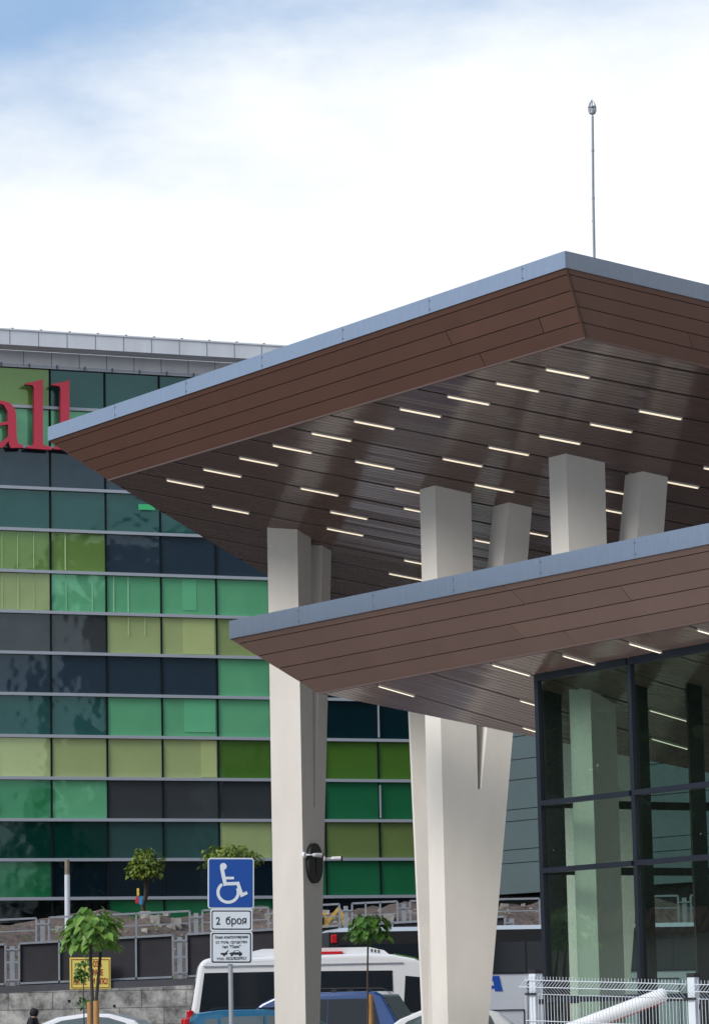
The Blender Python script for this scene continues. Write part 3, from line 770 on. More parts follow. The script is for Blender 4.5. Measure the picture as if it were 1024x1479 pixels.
ball_tree('young catalpa with big drooping leaves before the yellow sign', b, tp, .41, .42, 300, .165, 'leaf', .035, seed=4,
          second=[at(141, 1560, D + .1) * 1, at(139, 1450, D + .1), at(146, 1375, D + .1)])
# low sprays of leaves growing from the stake by the first catalpa
sp = thing('sapling', 'thin small leaved sapling beside the first catalpa trunk', 'sapling', loc=V((at(121, 1600, D + .8).x, at(121, 1600, D + .8).y, 0)))
mb = MB(); bb = sp.location; mb.tube([V(bb), at(122, 1478, D + .8), at(121, 1420, D + .8), at(126, 1375, D + .8)], [.012, .010, .008, .005], 6)
mb.build('stem', M['bark'], sp)
mb = MB(); rnd = random.Random(3)
for i in range(120):
    f = rnd.choice([(121, 1400, 12, 17), (122, 1392, 10, 22), (116, 1411, 8, 6), (123, 1447, 9, 8), (119, 1403, 12, 10)])
    p = at(f[0] + rnd.uniform(-1, 1) * f[2], f[1] + rnd.uniform(-1, 1) * f[3], D + .8 + rnd.uniform(-.12, .12))
    heart(mb, p, V((rnd.uniform(-1, 1), rnd.uniform(-.6, .6), rnd.uniform(-1, .1))), V((rnd.uniform(-.5, .5), -.5, 1)), rnd.uniform(.05, .085), .055)
mb.build('leaves', M['leaf2'], sp)
def stake(label, px, py, D):
    p = at(px, py, D); mb = MB(); mb.tube([V((p.x, p.y, -.2)), V((p.x, p.y, p.z))], [.047, .045], 10)
    return tag(mb.build('wooden_stake', M['wood'], bevel=.004), label, 'stake', 'tree stakes')
stake('wooden stake left of the first catalpa trunk', 130.5, 1447, D + .3); stake('wooden stake right of the first catalpa trunk', 139.5, 1445.5, D - .15)
b = at(531, 1620, D + 2); b.z = 0
ball_tree('slim catalpa with rounded leaves in front of the minibus and bus', b, at(532, 1346, D + 2), .32, .28, 170, .15, 'leaf2', .02, seed=11)
stake('wooden stake beside the slim catalpa at the blue car', 534.5, 1436, D + 2.2)
b = at(207, 1330, 94); b.z = terrain_z(b.x, b.y) - .3
ball_tree('small clipped ball tree on a bare trunk before the glass building', b, at(211, 1256, 94), .52, .64, 620, .135, 'leaf3', .085, seed=5, droop=.8)
b = at(333, 1335, 92); b.z = terrain_z(b.x, b.y) - .3
ball_tree('round bush headed tree showing above the blue parking sign', b, at(333, 1241, 92), .85, .42, 760, .135, 'leaf3', .07, seed=8, droop=.8)
# coloured tags hanging on the far tree
tg = thing('hanging_toy', 'yellow red and blue plastic pieces tied to the ball tree trunk', 'toy', loc=at(202.5, 1303, 93.7))
for (x0, x1, y0, y1, c, nm) in ((198.4, 201.6, 1283, 1294, (.75, .5, .06), 'yellow_piece'), (196.4, 201.6, 1295.5, 1305, (.55, .02, .03), 'red_piece'), (201.8, 206.2, 1294, 1307, (.01, .25, .55), 'blue_piece')):
    mb = MB(); a = at(x0, y1, 93.7); b_ = at(x1, y0, 93.7); mb.obox((a + b_) / 2, abs(b_.x - a.x) / 2, .05, abs(b_.z - a.z) / 2); mb.build(nm, mat(nm, c, .5), tg, bevel=.012)
# pale post
p = at(98, 1330, 88); q = at(98, 1241, 88); qm = at(98, 1263, 88)
root = thing('utility_post', 'pale post with a weathered top before the dark glass base', 'post', loc=V((p.x, p.y, 0)))
mb = MB(); mb.tube([V((p.x, p.y, 2.2)), V((p.x, p.y, qm.z))], .078, 10); mb.build('lower_pole', M['whitep'], root)
mb = MB(); mb.tube([V((p.x, p.y, qm.z)), V((p.x, p.y, q.z))], .072, 10); mb.build('cap', M['postwood'], root)

# ------------------------------------------------------------------ rubble and digger on the earth bank
mb = MB(); rnd = random.Random(5)
for i in range(420):
    x = rnd.uniform(-12, 6); y = rnd.uniform(85.5, 91); r = rnd.uniform(.02, .07) if rnd.random() < .93 else rnd.uniform(.09, .2)
    z = terrain_z(x, y)
    vs = [V((x, y, z)) + V((rnd.uniform(.6, 1) * r * sx, rnd.uniform(.6, 1) * r * sy, rnd.uniform(.4, .9) * r * sz)) for sx in (-1, 1) for sy in (-1, 1) for sz in (-1, 1)]
    mb.add(vs, [[0, 1, 3, 2], [4, 6, 7, 5], [0, 4, 5, 1], [2, 3, 7, 6], [0, 2, 6, 4], [1, 5, 7, 3]])
o = mb.build('rubble', M['rock']); tag(o, 'loose broken stones scattered over the earth bank', 'rubble', kind='stuff')
mb = MB()
for i in range(260):
    x = rnd.uniform(-12, 6); y = rnd.uniform(79.6, 90); z = terrain_z(x, y)
    for k in range(rnd.randint(2, 6)):
        heart(mb, V((x, y, z)) + V((rnd.uniform(-.1, .1), rnd.uniform(-.1, .1), rnd.uniform(.02, .14))), V((rnd.uniform(-1, 1), rnd.uniform(-1, 1), rnd.uniform(.1, 1.2))), V((0, -.3, 1)), rnd.uniform(.05, .12), .05)
o = mb.build('weeds', M['leaf3']); tag(o, 'small green weeds scattered over the earth bank', 'weeds', kind='stuff')
dg_ = at(476, 1335, 86.6)
dg = thing('excavator', 'small yellow digger half hidden behind the left column', 'digger', loc=V((dg_.x, dg_.y, terrain_z(dg_.x, dg_.y))))
def de(px, py, D=86.6): return at(px, py, D)
mb = MB(); mb.prism([de(452, 1352), de(473, 1352), de(475, 1336), de(470, 1318), de(452, 1318)], (0, 1.4, 0)); mb.build('cab', M['digger'], dg, bevel=.03)
mb = MB(); mb.prism([de(455, 1335), de(468, 1335), de(468, 1322), de(455, 1322)], (0, -.02, 0)); mb.build('cab_window', M['carglass'], dg)
mb = MB(); mb.prism([de(470, 1330), de(488, 1310), de(492, 1312), de(499, 1326), de(495, 1328), de(488, 1317), de(473, 1336)], (0, .25, 0)); mb.build('boom', M['digger'], dg, bevel=.01)
mb = MB(); mb.prism([de(493, 1326), de(500, 1325), de(503, 1334), de(496, 1338)], (0, .5, 0)); mb.build('bucket', M['digger'], dg, bevel=.02)
mb = MB(); mb.prism([de(448, 1362), de(480, 1362), de(482, 1356), de(480, 1352), de(448, 1352), de(445, 1357)], (0, 1.5, 0)); mb.build('track', M['tyre'], dg, bevel=.03)

# ------------------------------------------------------------------ vehicles
def inset_side(mb, pts, hw_of, off, mi=0, th=.02):
    for sgn_ in (-1, 1):
        mb.prism([V((x, sgn_ * (hw_of(z) + off), z)) for x, z in pts], (0, -sgn_ * th, 0), mi)
def wheel(root, x, y, r, w):
    s_ = 1 if y > 0 else -1
    o = MB(); o.tube([(x, y - s_ * w, r), (x, y - s_ * (w - .02), r), (x, y - s_ * .02, r), (x, y, r)], [r * .93, r, r, r * .93], 28); wh = o.build('wheel', M['tyre'], root, local=True)
    o = MB(); o.tube([(x, y - s_ * .01, r), (x, y + s_ * .012, r)], [r * .64, r * .58], 20)
    for k in range(5):
        a = 2 * math.pi * k / 5; o.obox((x + math.cos(a) * r * .34, y + s_ * .014, r + math.sin(a) * r * .34), r * .26, .01, r * .07, V((math.cos(a), 0, math.sin(a))), V((0, 1, 0)), V((-math.sin(a), 0, math.cos(a))))
    o.build('rim', M['rim'], wh, local=True)
def vehicle(name, label, cat, loc, hd, body, cabin, hw, belt, roof, paint, windows, glassm, axles, wr, front, rear, tails, group=None, tumble=.80, bev=.06):
    root = thing(name, label, cat, loc=loc, rz=R(90 - hd), group=group)
    mb = MB(); mb.prism([V((x, -hw, z)) for x, z in body], (0, 2 * hw, 0)); mb.build('body', paint, root, local=True, bevel=bev, seg=3)
    def hwz(z): 
        t = min(max((z - belt) / (roof - belt), 0), 1); return hw * (.985 + (tumble - .985) * t ** 1.3)
    pts = cabin; n = len(pts)
    vs = [V((x, -hwz(z), z)) for x, z in pts] + [V((x, hwz(z), z)) for x, z in pts]
    mb = MB(); mb.add(vs, [list(range(n)), list(range(2 * n - 1, n - 1, -1))] + [[i, n + i, n + (i + 1) % n, (i + 1) % n] for i in range(n)])
    mb.build('cabin', paint, root, local=True, bevel=bev, seg=3)
    for w in windows:
        for s_ in (-1, 1):
            mb = MB(); mb.prism([V((x, s_ * (hwz(z) + .010), z)) for x, z in w], (0, -s_ * .02, 0)); mb.build('side_window', glassm, root, local=True)
    for (xa, za, xb, zb_, nm) in (front, rear):
        d = V((xb - xa, 0, zb_ - za)).normalized(); nn = V((d.z, 0, -d.x)); nn = nn if (nn.x > 0) == (nm == 'windscreen') else -nn
        ya, yb = hwz(za) - .09, hwz(zb_) - .09
        mb = MB(); mb.prism([V((xa, -ya, za)) + nn * .012, V((xa, ya, za)) + nn * .012, V((xb, yb, zb_)) + nn * .012, V((xb, -yb, zb_)) + nn * .012], -nn * .02); mb.build(nm, glassm, root, local=True)
    for x in axles:
        for y in (-hw - .012, hw + .012): wheel(root, x, y, wr, .2)
    for (x, z, hx, hz) in tails:
        for s_ in (-1, 1):
            mb = MB(); mb.obox((x, s_ * (hw - .03), z), hx, .05, hz); mb.build('taillight', M['redlight'], root, local=True, bevel=.02)
    xf = max(p[0] for p in body)
    for s_ in (-1, 1):
        mb = MB(); mb.obox((xf - .08, s_ * (hw - .22), .68), .1, .16, .09); mb.build('headlight', M['headlight'], root, local=True, bevel=.03)
        mb = MB(); mb.obox((front[0] - .1, s_ * (hw + .10), belt + .07), .05, .10, .07); mb.build('wing_mirror', paint, root, local=True, bevel=.02)
    return root

def ground_pt(px, D): p = at(px, 1460, D); return V((p.x, p.y, 0))

# white minibus, facing right
hd = 86
P_ = ground_pt(272, 63.0); dirv = head(hd)
van = vehicle('minibus', 'white high roof minibus with dark windows and red tail lamp', 'minibus', P_ , hd,
    [(.02, .35), (6.45, .35), (6.55, .6), (6.5, 1.0), (5.75, 1.25), (5.3, 1.3), (.0, 1.3)],
    [(.0, 1.3), (5.75, 1.25), (5.12, 2.05), (4.9, 2.33), (4.55, 2.52), (4.1, 2.61), (3.6, 2.64), (.35, 2.60), (.22, 2.50)], 1.0, 1.3, 2.64, M['white'],
    [[(.20, 1.5), (2.18, 1.5), (2.18, 2.31), (.32, 2.31)], [(2.20, 1.5), (4.08, 1.5), (4.08, 2.29), (2.20, 2.31)], [(4.28, 1.45), (5.3, 1.45), (5.25, 1.62), (4.92, 1.98), (4.72, 2.14), (4.34, 2.18)]], M['carglass'], (1.1, 5.45), .36,
    (5.6, 1.42, 5.16, 2.0, 'windscreen'), (.03, 1.5, .2, 2.3, 'rear_window'), [(.03, 1.45, .05, .13)], tumble=.86, bev=.08)
mb = MB(); mb.obox((2.86, -.60, 2.665), .25, .1, .03); mb.build('roof_lamp', M['redlight'], van, local=True, bevel=.02)
mb = MB(); mb.prism([V((1.2, -.55, 2.62)), V((4.05, -.55, 2.62)), V((3.95, -.55, 2.70)), V((3.65, -.55, 2.77)), V((1.5, -.55, 2.77)), V((1.2, -.55, 2.70))], (0, 1.1, 0))
mb.build('roof_unit', M['white'], van, local=True, bevel=.03)
mb = MB()
for k in range(3):
    mb = MB(); mb.obox((3.70 + k * .07, -.553, 2.70 - k * .01), .014, .01, .03); mb.build('roof_vent', M['black'], van, local=True)
mb = MB()
for (xa, za, xb, zb_) in ((4.15, 2.606, 4.55, 2.526), (4.55, 2.526, 4.88, 2.346)):
    mb.prism([V((xa, -.80, za + .008)), V((xa, -.40, za + .008)), V((xb, -.40, zb_ + .008)), V((xb, -.80, zb_ + .008))], V((.003, 0, .006)))
mb.build('decal', M['greend'], van, local=True)
mb = MB(); mb.bar((.3, -.905, 2.44), (4.3, -.905, 2.44), .012, .02, side=UP); mb.bar((4.18, -1.004, .5), (4.18, -.985, 1.5), .012, .012); mb.build('body_seam', M['seam'], van, local=True)

mb = MB(); mb.obox((4.34, -1.01, 1.30), .09, .012, .02); mb.build('door_handle', M['black'], van, local=True)
# blue estate car, facing left, and its roof rails
P2 = ground_pt(596, 58.5)
mpv = vehicle('estate_car', 'dark blue estate car with roof rails and black tailgate window', 'car', P2, -77,
    [(-.02, .32), (4.1, .32), (4.2, .55), (4.12, .95), (3.2, 1.08), (.0, 1.12), (-.05, .7)],
    [(.0, 1.1), (3.45, 1.05), (3.0, 1.46), (2.72, 1.68), (2.45, 1.80), (2.0, 1.86), (.55, 1.86), (.42, 1.80)], .9, 1.1, 1.86, M['bluecar'],
    [[(.42, 1.16), (1.44, 1.16), (1.44, 1.73), (.58, 1.73)], [(1.46, 1.16), (2.38, 1.16), (2.34, 1.66), (2.10, 1.73), (1.46, 1.73)], [(2.42, 1.16), (3.12, 1.16), (2.76, 1.50), (2.42, 1.64)]], M['blackgl'], (.75, 3.4), .33,
    (3.35, 1.15, 2.78, 1.62, 'windscreen'), (.03, 1.16, .40, 1.76, 'rear_window'), [(.0, 1.0, .05, .16)], tumble=.84, bev=.05)
mb = MB()
for s_ in (-1, 1):
    mb.tube([(.62, s_ * .68, 1.86), (.72, s_ * .68, 1.915), (2.0, s_ * .68, 1.925), (2.3, s_ * .68, 1.86)], .018, 8)
    mb.obox((1.35, s_ * .68, 1.885), .05, .015, .03)
mb.build('roof_rail', M['black'], mpv, local=True)

# teal hatchback, facing right
P3 = ground_pt(262, 55.5)
hat = vehicle('hatchback', 'teal blue hatchback with a red tail lamp under the parking sign', 'car', P3, 85,
    [(.0, .3), (3.75, .3), (3.85, .5), (3.78, .82), (2.95, .98), (.05, 1.05), (-.05, .7)],
    [(.02, 1.03), (3.1, .95), (2.35, 1.36), (1.95, 1.52), (1.45, 1.575), (.65, 1.575), (.25, 1.52), (.12, 1.40)], .86, 1.03, 1.575, M['tealcar'],
    [[(.30, 1.10), (.62, 1.10), (.62, 1.42), (.42, 1.42)], [(.68, 1.10), (1.42, 1.10), (1.42, 1.46), (.68, 1.45)], [(1.48, 1.10), (2.5, 1.08), (2.1, 1.32), (1.85, 1.43), (1.48, 1.46)]], M['carglass2'], (.7, 3.15), .31,
    (2.95, 1.05, 2.42, 1.34, 'windscreen'), (.04, 1.1, .2, 1.45, 'rear_window'), [(.07, 1.24, .05, .20)], tumble=.80, bev=.05)
mb = MB(); mb.tube([(.5, -.60, 1.57), (.6, -.6, 1.60), (1.8, -.6, 1.585), (2.0, -.6, 1.53)], .014, 6); mb.build('roof_rail', M['black'], hat, local=True)

# white saloon and second white car
def saloon(loc, hd_, label):
    return vehicle('saloon_car', label, 'car', loc, hd_,
    [(.0, .3), (4.3, .3), (4.4, .5), (4.32, .78), (3.3, .95), (.9, 1.0), (.0, .95), (-.05, .6)],
    [(.50, .98), (3.35, .93), (2.80, 1.34), (2.40, 1.50), (1.9, 1.56), (1.45, 1.545), (1.0, 1.42)], .88, .97, 1.56, M['white'],
    [[(.98, 1.02), (1.75, 1.02), (1.75, 1.50), (1.48, 1.48), (1.16, 1.38)], [(1.79, 1.02), (2.98, 1.0), (2.66, 1.30), (2.30, 1.44), (1.79, 1.505)]], M['carglass2'], (.85, 3.5), .32,
    (3.2, 1.0, 2.84, 1.30, 'windscreen'), (.60, 1.02, 1.0, 1.38, 'rear_window'), [(.02, .82, .05, .09)], tumble=.78, bev=.05)
saloon(ground_pt(283, 56), -86, 'white saloon car parked low before the block wall')
saloon(ground_pt(800, 57.3), -86, 'white car mostly hidden between the broad column and the mesh fence')

# coach
hdb = 80
P4 = ground_pt(478, 71.0); bd = head(hdb)
bus = thing('coach', 'long silver white coach with a dark window band behind the minibus', 'coach', loc=P4, rz=R(90 - hdb))
mb = MB(); mb.prism([V((0, 0, z_)) if 0 else V((x, 0, z_)) for x, z_ in [(0, .4), (12.2, .4), (12.3, 1.2), (12.0, 3.3), (.0, 3.3)]], (0, 2.5, 0)); mb.build('body', M['bussilver'], bus, local=True, bevel=.06, seg=3)
mb = MB(); mb.prism([V((.10, -.03, 3.285)), V((11.9, -.03, 3.285)), V((11.8, .06, 3.38)), V((.3, .06, 3.38))], (0, 2.4, 0)); mb.build('roof_edge', M['silver'], bus, local=True, bevel=.04)
mb = MB(); mb.prism([V((-.02, -.02, 2.27)), V((11.9, -.02, 2.27)), V((11.8, -.02, 3.28)), V((-.02, -.02, 3.28))], (0, .03, 0)); mb.build('window_surround', M['black'], bus, local=True)
mb = MB(); mb.prism([V((-.026, -.026, 1.7)), V((-.026, 2.52, 1.7)), V((-.026, 2.52, 3.285)), V((-.026, -.026, 3.285))], (.02, 0, 0)); mb.build('rear_window', mat('smoked_rear_glass', (.03, .04, .045), .3), bus, local=True)
x = .75
wl = [.45, 2.2, 1.75, 1.75, 1.75, 1.75, 1.6]; x = .2
for w in wl:
    mb = MB(); mb.prism([V((x, -.026, 2.30)), V((x + w - .04, -.026, 2.30)), V((x + w - .04, -.026, 3.0)), V((x, -.026, 3.0))], (0, .01, 0)); mb.build('window', M['carglass'], bus, local=True); x += w
mb = MB()
for x0, x1, z0, z1_ in ((4.6, 6.35, .5, 2.10), (6.45, 8.2, .5, 2.10), (2.6, 4.5, .5, 1.45)):
    for a, b in (((x0, z0), (x1, z0)), ((x1, z0), (x1, z1_)), ((x1, z1_), (x0, z1_)), ((x0, z1_), (x0, z0))): mb.bar(V((a[0], -.006, a[1])), V((b[0], -.006, b[1])), .045, .02, side=V((0, 1, 0)))
mb.build('hatch_seal', M['black'], bus, local=True)
mb = MB(); mb.obox((.10, -.018, 3.13), .07, .03, .10); mb.build('taillight', M['redlight'], bus, local=True, bevel=.02)
bx = at(725, 1432, 71); 
mb = MB()
def bl(px, py): p = hit(px, py, V(P4), V((bd.y, -bd.x, 0))); return p + V((bd.y, -bd.x, 0)).normalized() * (.012)
mb.prism([bl(725.5, 1431.5), bl(714.5, 1431.5), bl(713.5, 1427.5), bl(701, 1427.5), bl(698, 1431.5), bl(686, 1431.5), bl(705, 1409.5), bl(720.5, 1409.5)], -V((bd.y, -bd.x, 0)) * .008)
mb.build('lettering', M['busblue'], bus)
mb = MB(); mb.prism([bl(713, 1423.5), bl(705, 1423.5), bl(711.5, 1416.5)], V((bd.y, -bd.x, 0)) * .006); mb.build('letter_gap', M['bussilver'], bus)
for xw in (2.2, 8.9):
    for yw in (-.01, 2.51): wheel(bus, xw, yw, .5, .28)

# ------------------------------------------------------------------ parking sign
SD = 41.0; pm = F / SD
b = at(334, 1460, SD)
sg = thing('parking_sign', 'blue disabled parking sign with two white plates on a grey pole', 'sign', loc=V((b.x, b.y, 0)))
sp0 = V((0, b.y - .035, 0))
def sq(px, py, h=0): return hit(px, py, sp0 - V((0, h, 0)), V((0, 1, 0)))
mb = MB(); tp = sq(331, 1245); mb.tube([V((b.x, b.y + .01, 0)), V((b.x, b.y + .01, tp.z))], .032, 14); mb.build('pole', M['galv'], sg)
def rounded(x0, y0, x1, y1, r, n=5):
    out = []
    for cx, cy, a0 in ((x1 - r, y1 - r, 0), (x0 + r, y1 - r, 90), (x0 + r, y0 + r, 180), (x1 - r, y0 + r, 270)):
        for k in range(n + 1):
            a = R(a0 + 90 * k / n); out.append((cx + r * math.cos(a), cy + r * math.sin(a)))
    return out
def plate(name, rect, inner, r, outer_m, inner_m, rings=None):
    mb = MB(); mb.prism([sq(*p) for p in rounded(*rect, r)], (0, .02, 0), 0)
    o = mb.build(name, outer_m, sg)
    if rings:
        mb = MB(); mb.prism([sq(*p, .002) for p in rounded(*rings, r * .7)], (0, .0015, 0)); mb.build('border', M['ink'], o)
    mb = MB(); mb.prism([sq(*p, .004) for p in rounded(*inner, r * .55)], (0, .0015, 0)); mb.build('face', inner_m, o)
    return o
p1 = plate('disabled_plate', (300.3, 1239, 367, 1312.5), (302.2, 1241, 365.2, 1310.6), 4.5, M['signwhite'], M['blue'])
p2 = plate('count_plate', (304, 1312.8, 364.8, 1345), (307.7, 1316.8, 361.3, 1341), 3.5, M['signwhite'], M['signwhite'], (306, 1315, 363, 1342.8))
p3 = plate('towing_plate', (304, 1345.4, 365, 1392.5), (307.8, 1349.3, 361.2, 1388.6), 3.5, M['signwhite'], M['signwhite'], (306, 1347.4, 363, 1390.6))
mb = MB(); Q = lambda u, v, h=.0065: sq(280 + u / 8.533, 1230 + v / 8.533, h)
def stroke(a, b, w, h):
    a = V((a[0], a[1])); b = V((b[0], b[1])); d = (b - a).normalized(); n = V((-d.y, d.x)) * w / 2
    mb.prism([Q(*(a + n), h), Q(*(b + n), h), Q(*(b - n), h), Q(*(a - n), h)], (0, .001, 0))
mb.prism([Q(366 + 42 * math.cos(2 * math.pi * k / 24), 182 + 42 * math.sin(2 * math.pi * k / 24), .0064) for k in range(24)], (0, .001, 0))
stroke((346, 195), (392, 420), 46, .0068); stroke((392, 326), (497, 326), 32, .0072); stroke((375, 398), (548, 392), 40, .0076)
stroke((538, 374), (600, 555), 42, .0080); stroke((590, 538), (660, 505), 38, .0084)
arc = [R(a) for a in range(236, 10, -6)]
ang = [R(a) for a in range(-120 - 6, -385, -6)]   # from the top left round the bottom to the right
c_ = (425, 502)
pa = [(c_[0] + 144 * math.cos(a), c_[1] + 140 * math.sin(a)) for a in ang]; pb_ = [(c_[0] + 106 * math.cos(a), c_[1] + 104 * math.sin(a)) for a in ang]
for i in range(len(ang) - 1): mb.prism([Q(*pa[i], .0060), Q(*pa[i + 1], .0060), Q(*pb_[i + 1], .0060), Q(*pb_[i], .0060)], (0, .0008, 0))
mb.build('wheelchair_symbol', M['signwhite'], p1)
text('lettering', '2  броя', 15.4 / pm, sq(334.2, 1335, .0065), (1, 0, 0), UP, M['ink'], p2, .001, width=44 / pm, bold=.0022)
for body, py, wd in (('Зона контролирана', 1355.3, 48), ('от техн. средство', 1362.5, 45.4), ('тип "Паяк"', 1369.4, 27), ('тел. 052/820921', 1386.4, 42.8)):
    text('lettering', body, 6.0 / pm, sq(334.5, py, .0065), (1, 0, 0), UP, M['ink'], p3, .001, width=wd / pm, bold=.0006)
mb = MB()
def ip(pts, h=.0065): mb.prism([sq(280 + u / 8.533, 1230 + v / 8.533, h) for u, v in pts], (0, .001, 0))
ip([(332, 1248), (385, 1248), (425, 1212), (430, 1220), (410, 1248), (420, 1255), (410, 1272), (335, 1270)])
ip([(440, 1248), (485, 1240), (505, 1218), (560, 1218), (580, 1240), (598, 1250), (598, 1272), (470, 1272), (440, 1258)], .0066)
for cx in (375, 468, 570): ip([(cx + 15 * math.cos(k * .6283), 1275 + 15 * math.sin(k * .6283)) for k in range(10)], .0069)
mb.build('tow_symbol', M['ink'], p3)
mb = MB(); ip([(512, 1224), (553, 1224), (568, 1240), (498, 1240)], .0074); mb.build('tow_symbol_window', M['signwhite'], p3)

# ------------------------------------------------------------------ welded mesh fence and boom
fd = 34.0
fA = at(771, 1401, fd + 1.6); fB = at(1000, 1406, fd - .2); ft = (fB - fA); ftl = V((ft.x, ft.y, 0)); Lf = ftl.length; fx = ftl.normalized(); fnrm = V((fx.y, -fx.x, 0))
fnrm = fnrm if fnrm.y < 0 else -fnrm
mf = thing('mesh_fence', 'white welded mesh fence with capped posts at the lower right', 'fence', loc=V((fA.x, fA.y, 0)))
def fz(s): return fA.z + (fB.z - fA.z) * s / Lf
def fp(s, z, h=0): return V((fA.x, fA.y, 0)) + fx * s + UP * z + fnrm * h
for k in (0, 1, 2):
    s = Lf * k
    mb = MB(); mb.bar(fp(s, 0), fp(s, fz(s) - .04), .105, .08, side=fx); mb.build('post', M['whitep'], mf, bevel=.006)
    mb = MB(); mb.bar(fp(s, fz(s) - .04), fp(s, fz(s) + .005), .112, .088, side=fx); mb.build('post_cap', M['black'], mf)
    mb = MB()
    for z in (.27, 1.0): mb.bar(fp(s - .09, fz(s) - z, .06), fp(s + .09, fz(s) - z, .06), .025, .02, side=UP)
    mb.obox(fp(s + .14, fz(s) - .36, .02), .04, .02, .03, fx, fnrm, UP)
    mb.build('clamp', M['black'], mf)
for k in range(2):
    sa = Lf * k + (-.10 if k == 0 else .06); sb = Lf * (k + 1) - .06
    mb = MB(); n = int((sb - sa) / .05)
    off = .085
    prof = [(-.06, 0), (-.105, 0), (-.19, .10), (-.27, 0), (-.55, 0), (-.60, 0), (-1.05, 0), (-1.12, .06), (-1.2, 0), (-1.78, 0)]
    for i in range(n + 1):
        s = sa + (sb - sa) * i / n
        mb.tube([fp(s, fz(s) + dz - .01, .05 + h) for dz, h in prof], .0036, 5, caps=False)
    for dz, h in ((-.115, 0), (-.19, .10), (-.27, 0), (-.57, 0), (-.9, 0), (-1.12, .06), (-1.5, 0)):
        mb.tube([fp(sa, fz(sa) + dz, .056 + h), fp(sb, fz(sb) + dz, .056 + h)], .0048, 6)
    mb.build('mesh_panel', M['whitep'], mf)
bA = at(962, 1435, 37); bB0 = at(826, 1486, 37); bdv = (bA - bB0).normalized()
bB = bA - bdv * 2.6
pv = bB
bm_ = thing('barrier_boom', 'raised white barrier boom with red studs behind the mesh fence', 'barrier', loc=V((pv.x, pv.y, 0)))
mb = MB(); mb.tube([bB, bA - bdv * .06, bA - bdv * .03, bA], [.084, .084, .078, .055], 20); mb.build('boom', mat('boom_white', (.78, .79, .80), .35), bm_, smooth=False)
mb = MB(); dn_ = V((bdv.z, 0, -bdv.x)).normalized()
n = 60
for i in range(n):
    p = bA - bdv * (.08 + i * .042) + dn_ * .080 + V((0, -.022, 0)); mb.obox(p, .0145, .012, .012, bdv, V((0, 1, 0)), dn_)
mb.build('red_studs', M['redlight'], bm_)
mb = MB(); q = bB; mb.obox(V((q.x - .05, q.y, (q.z + .1) / 2)), .17, .15, (q.z + .1) / 2); mb.build('cabinet', M['whitep'], bm_, bevel=.02)

# ------------------------------------------------------------------ person walking by the wall, hooded, facing right
def skin_obj(name, pts, edges, rad, m, parent, sub=2):
    me = bpy.data.meshes.new(name); me.from_pydata([tuple(p) for p in pts], edges, [])
    o = bpy.data.objects.new(name, me); COL.objects.link(o); o.parent = parent
    o.modifiers.new('skin', 'SKIN')
    if not me.skin_vertices: 
        bm = bmesh.new(); bm.from_mesh(me); bm.verts.layers.skin.verify(); bm.to_mesh(me); bm.free()
    for i, r in enumerate(rad):
        rr = r if isinstance(r, tuple) else (r, r)
        me.skin_vertices[0].data[i].radius = rr; me.skin_vertices[0].data[i].use_root = (i == 0)
    s = o.modifiers.new('sub', 'SUBSURF'); s.levels = sub; s.render_levels = sub
    me.materials.append(m)
    return o
pb = ground_pt(47, 75.5)
per = thing('person', 'person in a black hooded jacket walking past the block wall', 'person', loc=pb)
pts = [(0, 0, .98), (.01, 0, 1.15), (.02, 0, 1.38), (.05, 0, 1.50), (.09, 0, 1.60), (.11, 0, 1.70),
       (.02, -.19, 1.42), (-.06, -.24, 1.15), (.08, -.25, .93), (.02, .19, 1.42), (.10, .24, 1.16), (.28, .22, 1.0),
       (.02, -.1, .92), (.16, -.11, .52), (.10, -.11, .08), (.26, -.12, .04), (-.02, .1, .92), (-.08, .11, .5), (-.34, .11, .14), (-.22, .12, .04)]
edg = [(0, 1), (1, 2), (2, 3), (3, 4), (4, 5), (2, 6), (6, 7), (7, 8), (2, 9), (9, 10), (10, 11), (0, 12), (12, 13), (13, 14), (14, 15), (0, 16), (16, 17), (17, 18), (18, 19)]
rad = [.13, .125, .14, .06, .085, .085, .06, .05, .035, .06, .05, .035, .085, .06, .042, .04, .085, .06, .042, .04]
skin_obj('body', pts, edg, rad, M['skin'], per)
skin_obj('jacket', [(0, 0, .82), (.0, 0, 1.1), (.02, 0, 1.38), (.03, 0, 1.47), (.02, -.19, 1.43), (-.06, -.245, 1.15), (.07, -.25, .97), (.02, .19, 1.43), (.10, .245, 1.16), (.26, .22, 1.02)],
         [(0, 1), (1, 2), (2, 3), (2, 4), (4, 5), (5, 6), (2, 7), (7, 8), (8, 9)], [.19, .18, .185, .12, .09, .078, .06, .09, .078, .06], M['cloth'], per)
skin_obj('hood', [(.0, 0, 1.50), (.06, 0, 1.62), (.085, 0, 1.72)], [(0, 1), (1, 2)], [.12, .115, .112], M['cloth'], per)
skin_obj('trousers', [(0, 0, .95), (.02, -.1, .88), (.16, -.11, .52), (.10, -.11, .1), (-.02, .1, .88), (-.08, .11, .5), (-.33, .11, .16)], [(0, 1), (1, 2), (2, 3), (0, 4), (4, 5), (5, 6)], [.15, .11, .08, .07, .11, .08, .07], M['cloth'], per)
mb = MB()
mb.tube([V((.17, 0, 1.655)), V((.205, 0, 1.635))], [.018, .014], 6); mb.build('nose', M['skin'], per, local=True)
mb = MB()
for s_ in (-1, 1): mb.obox((.178, s_ * .032, 1.675), .008, .012, .006)
mb.build('eyes', M['black'], per, local=True)
for y, x in ((-.115, .17), (.115, -.27)):
    mb = MB(); mb.obox((x, y, .05), .14, .05, .045); mb.build('shoe', M['black'], per, local=True, bevel=.03)

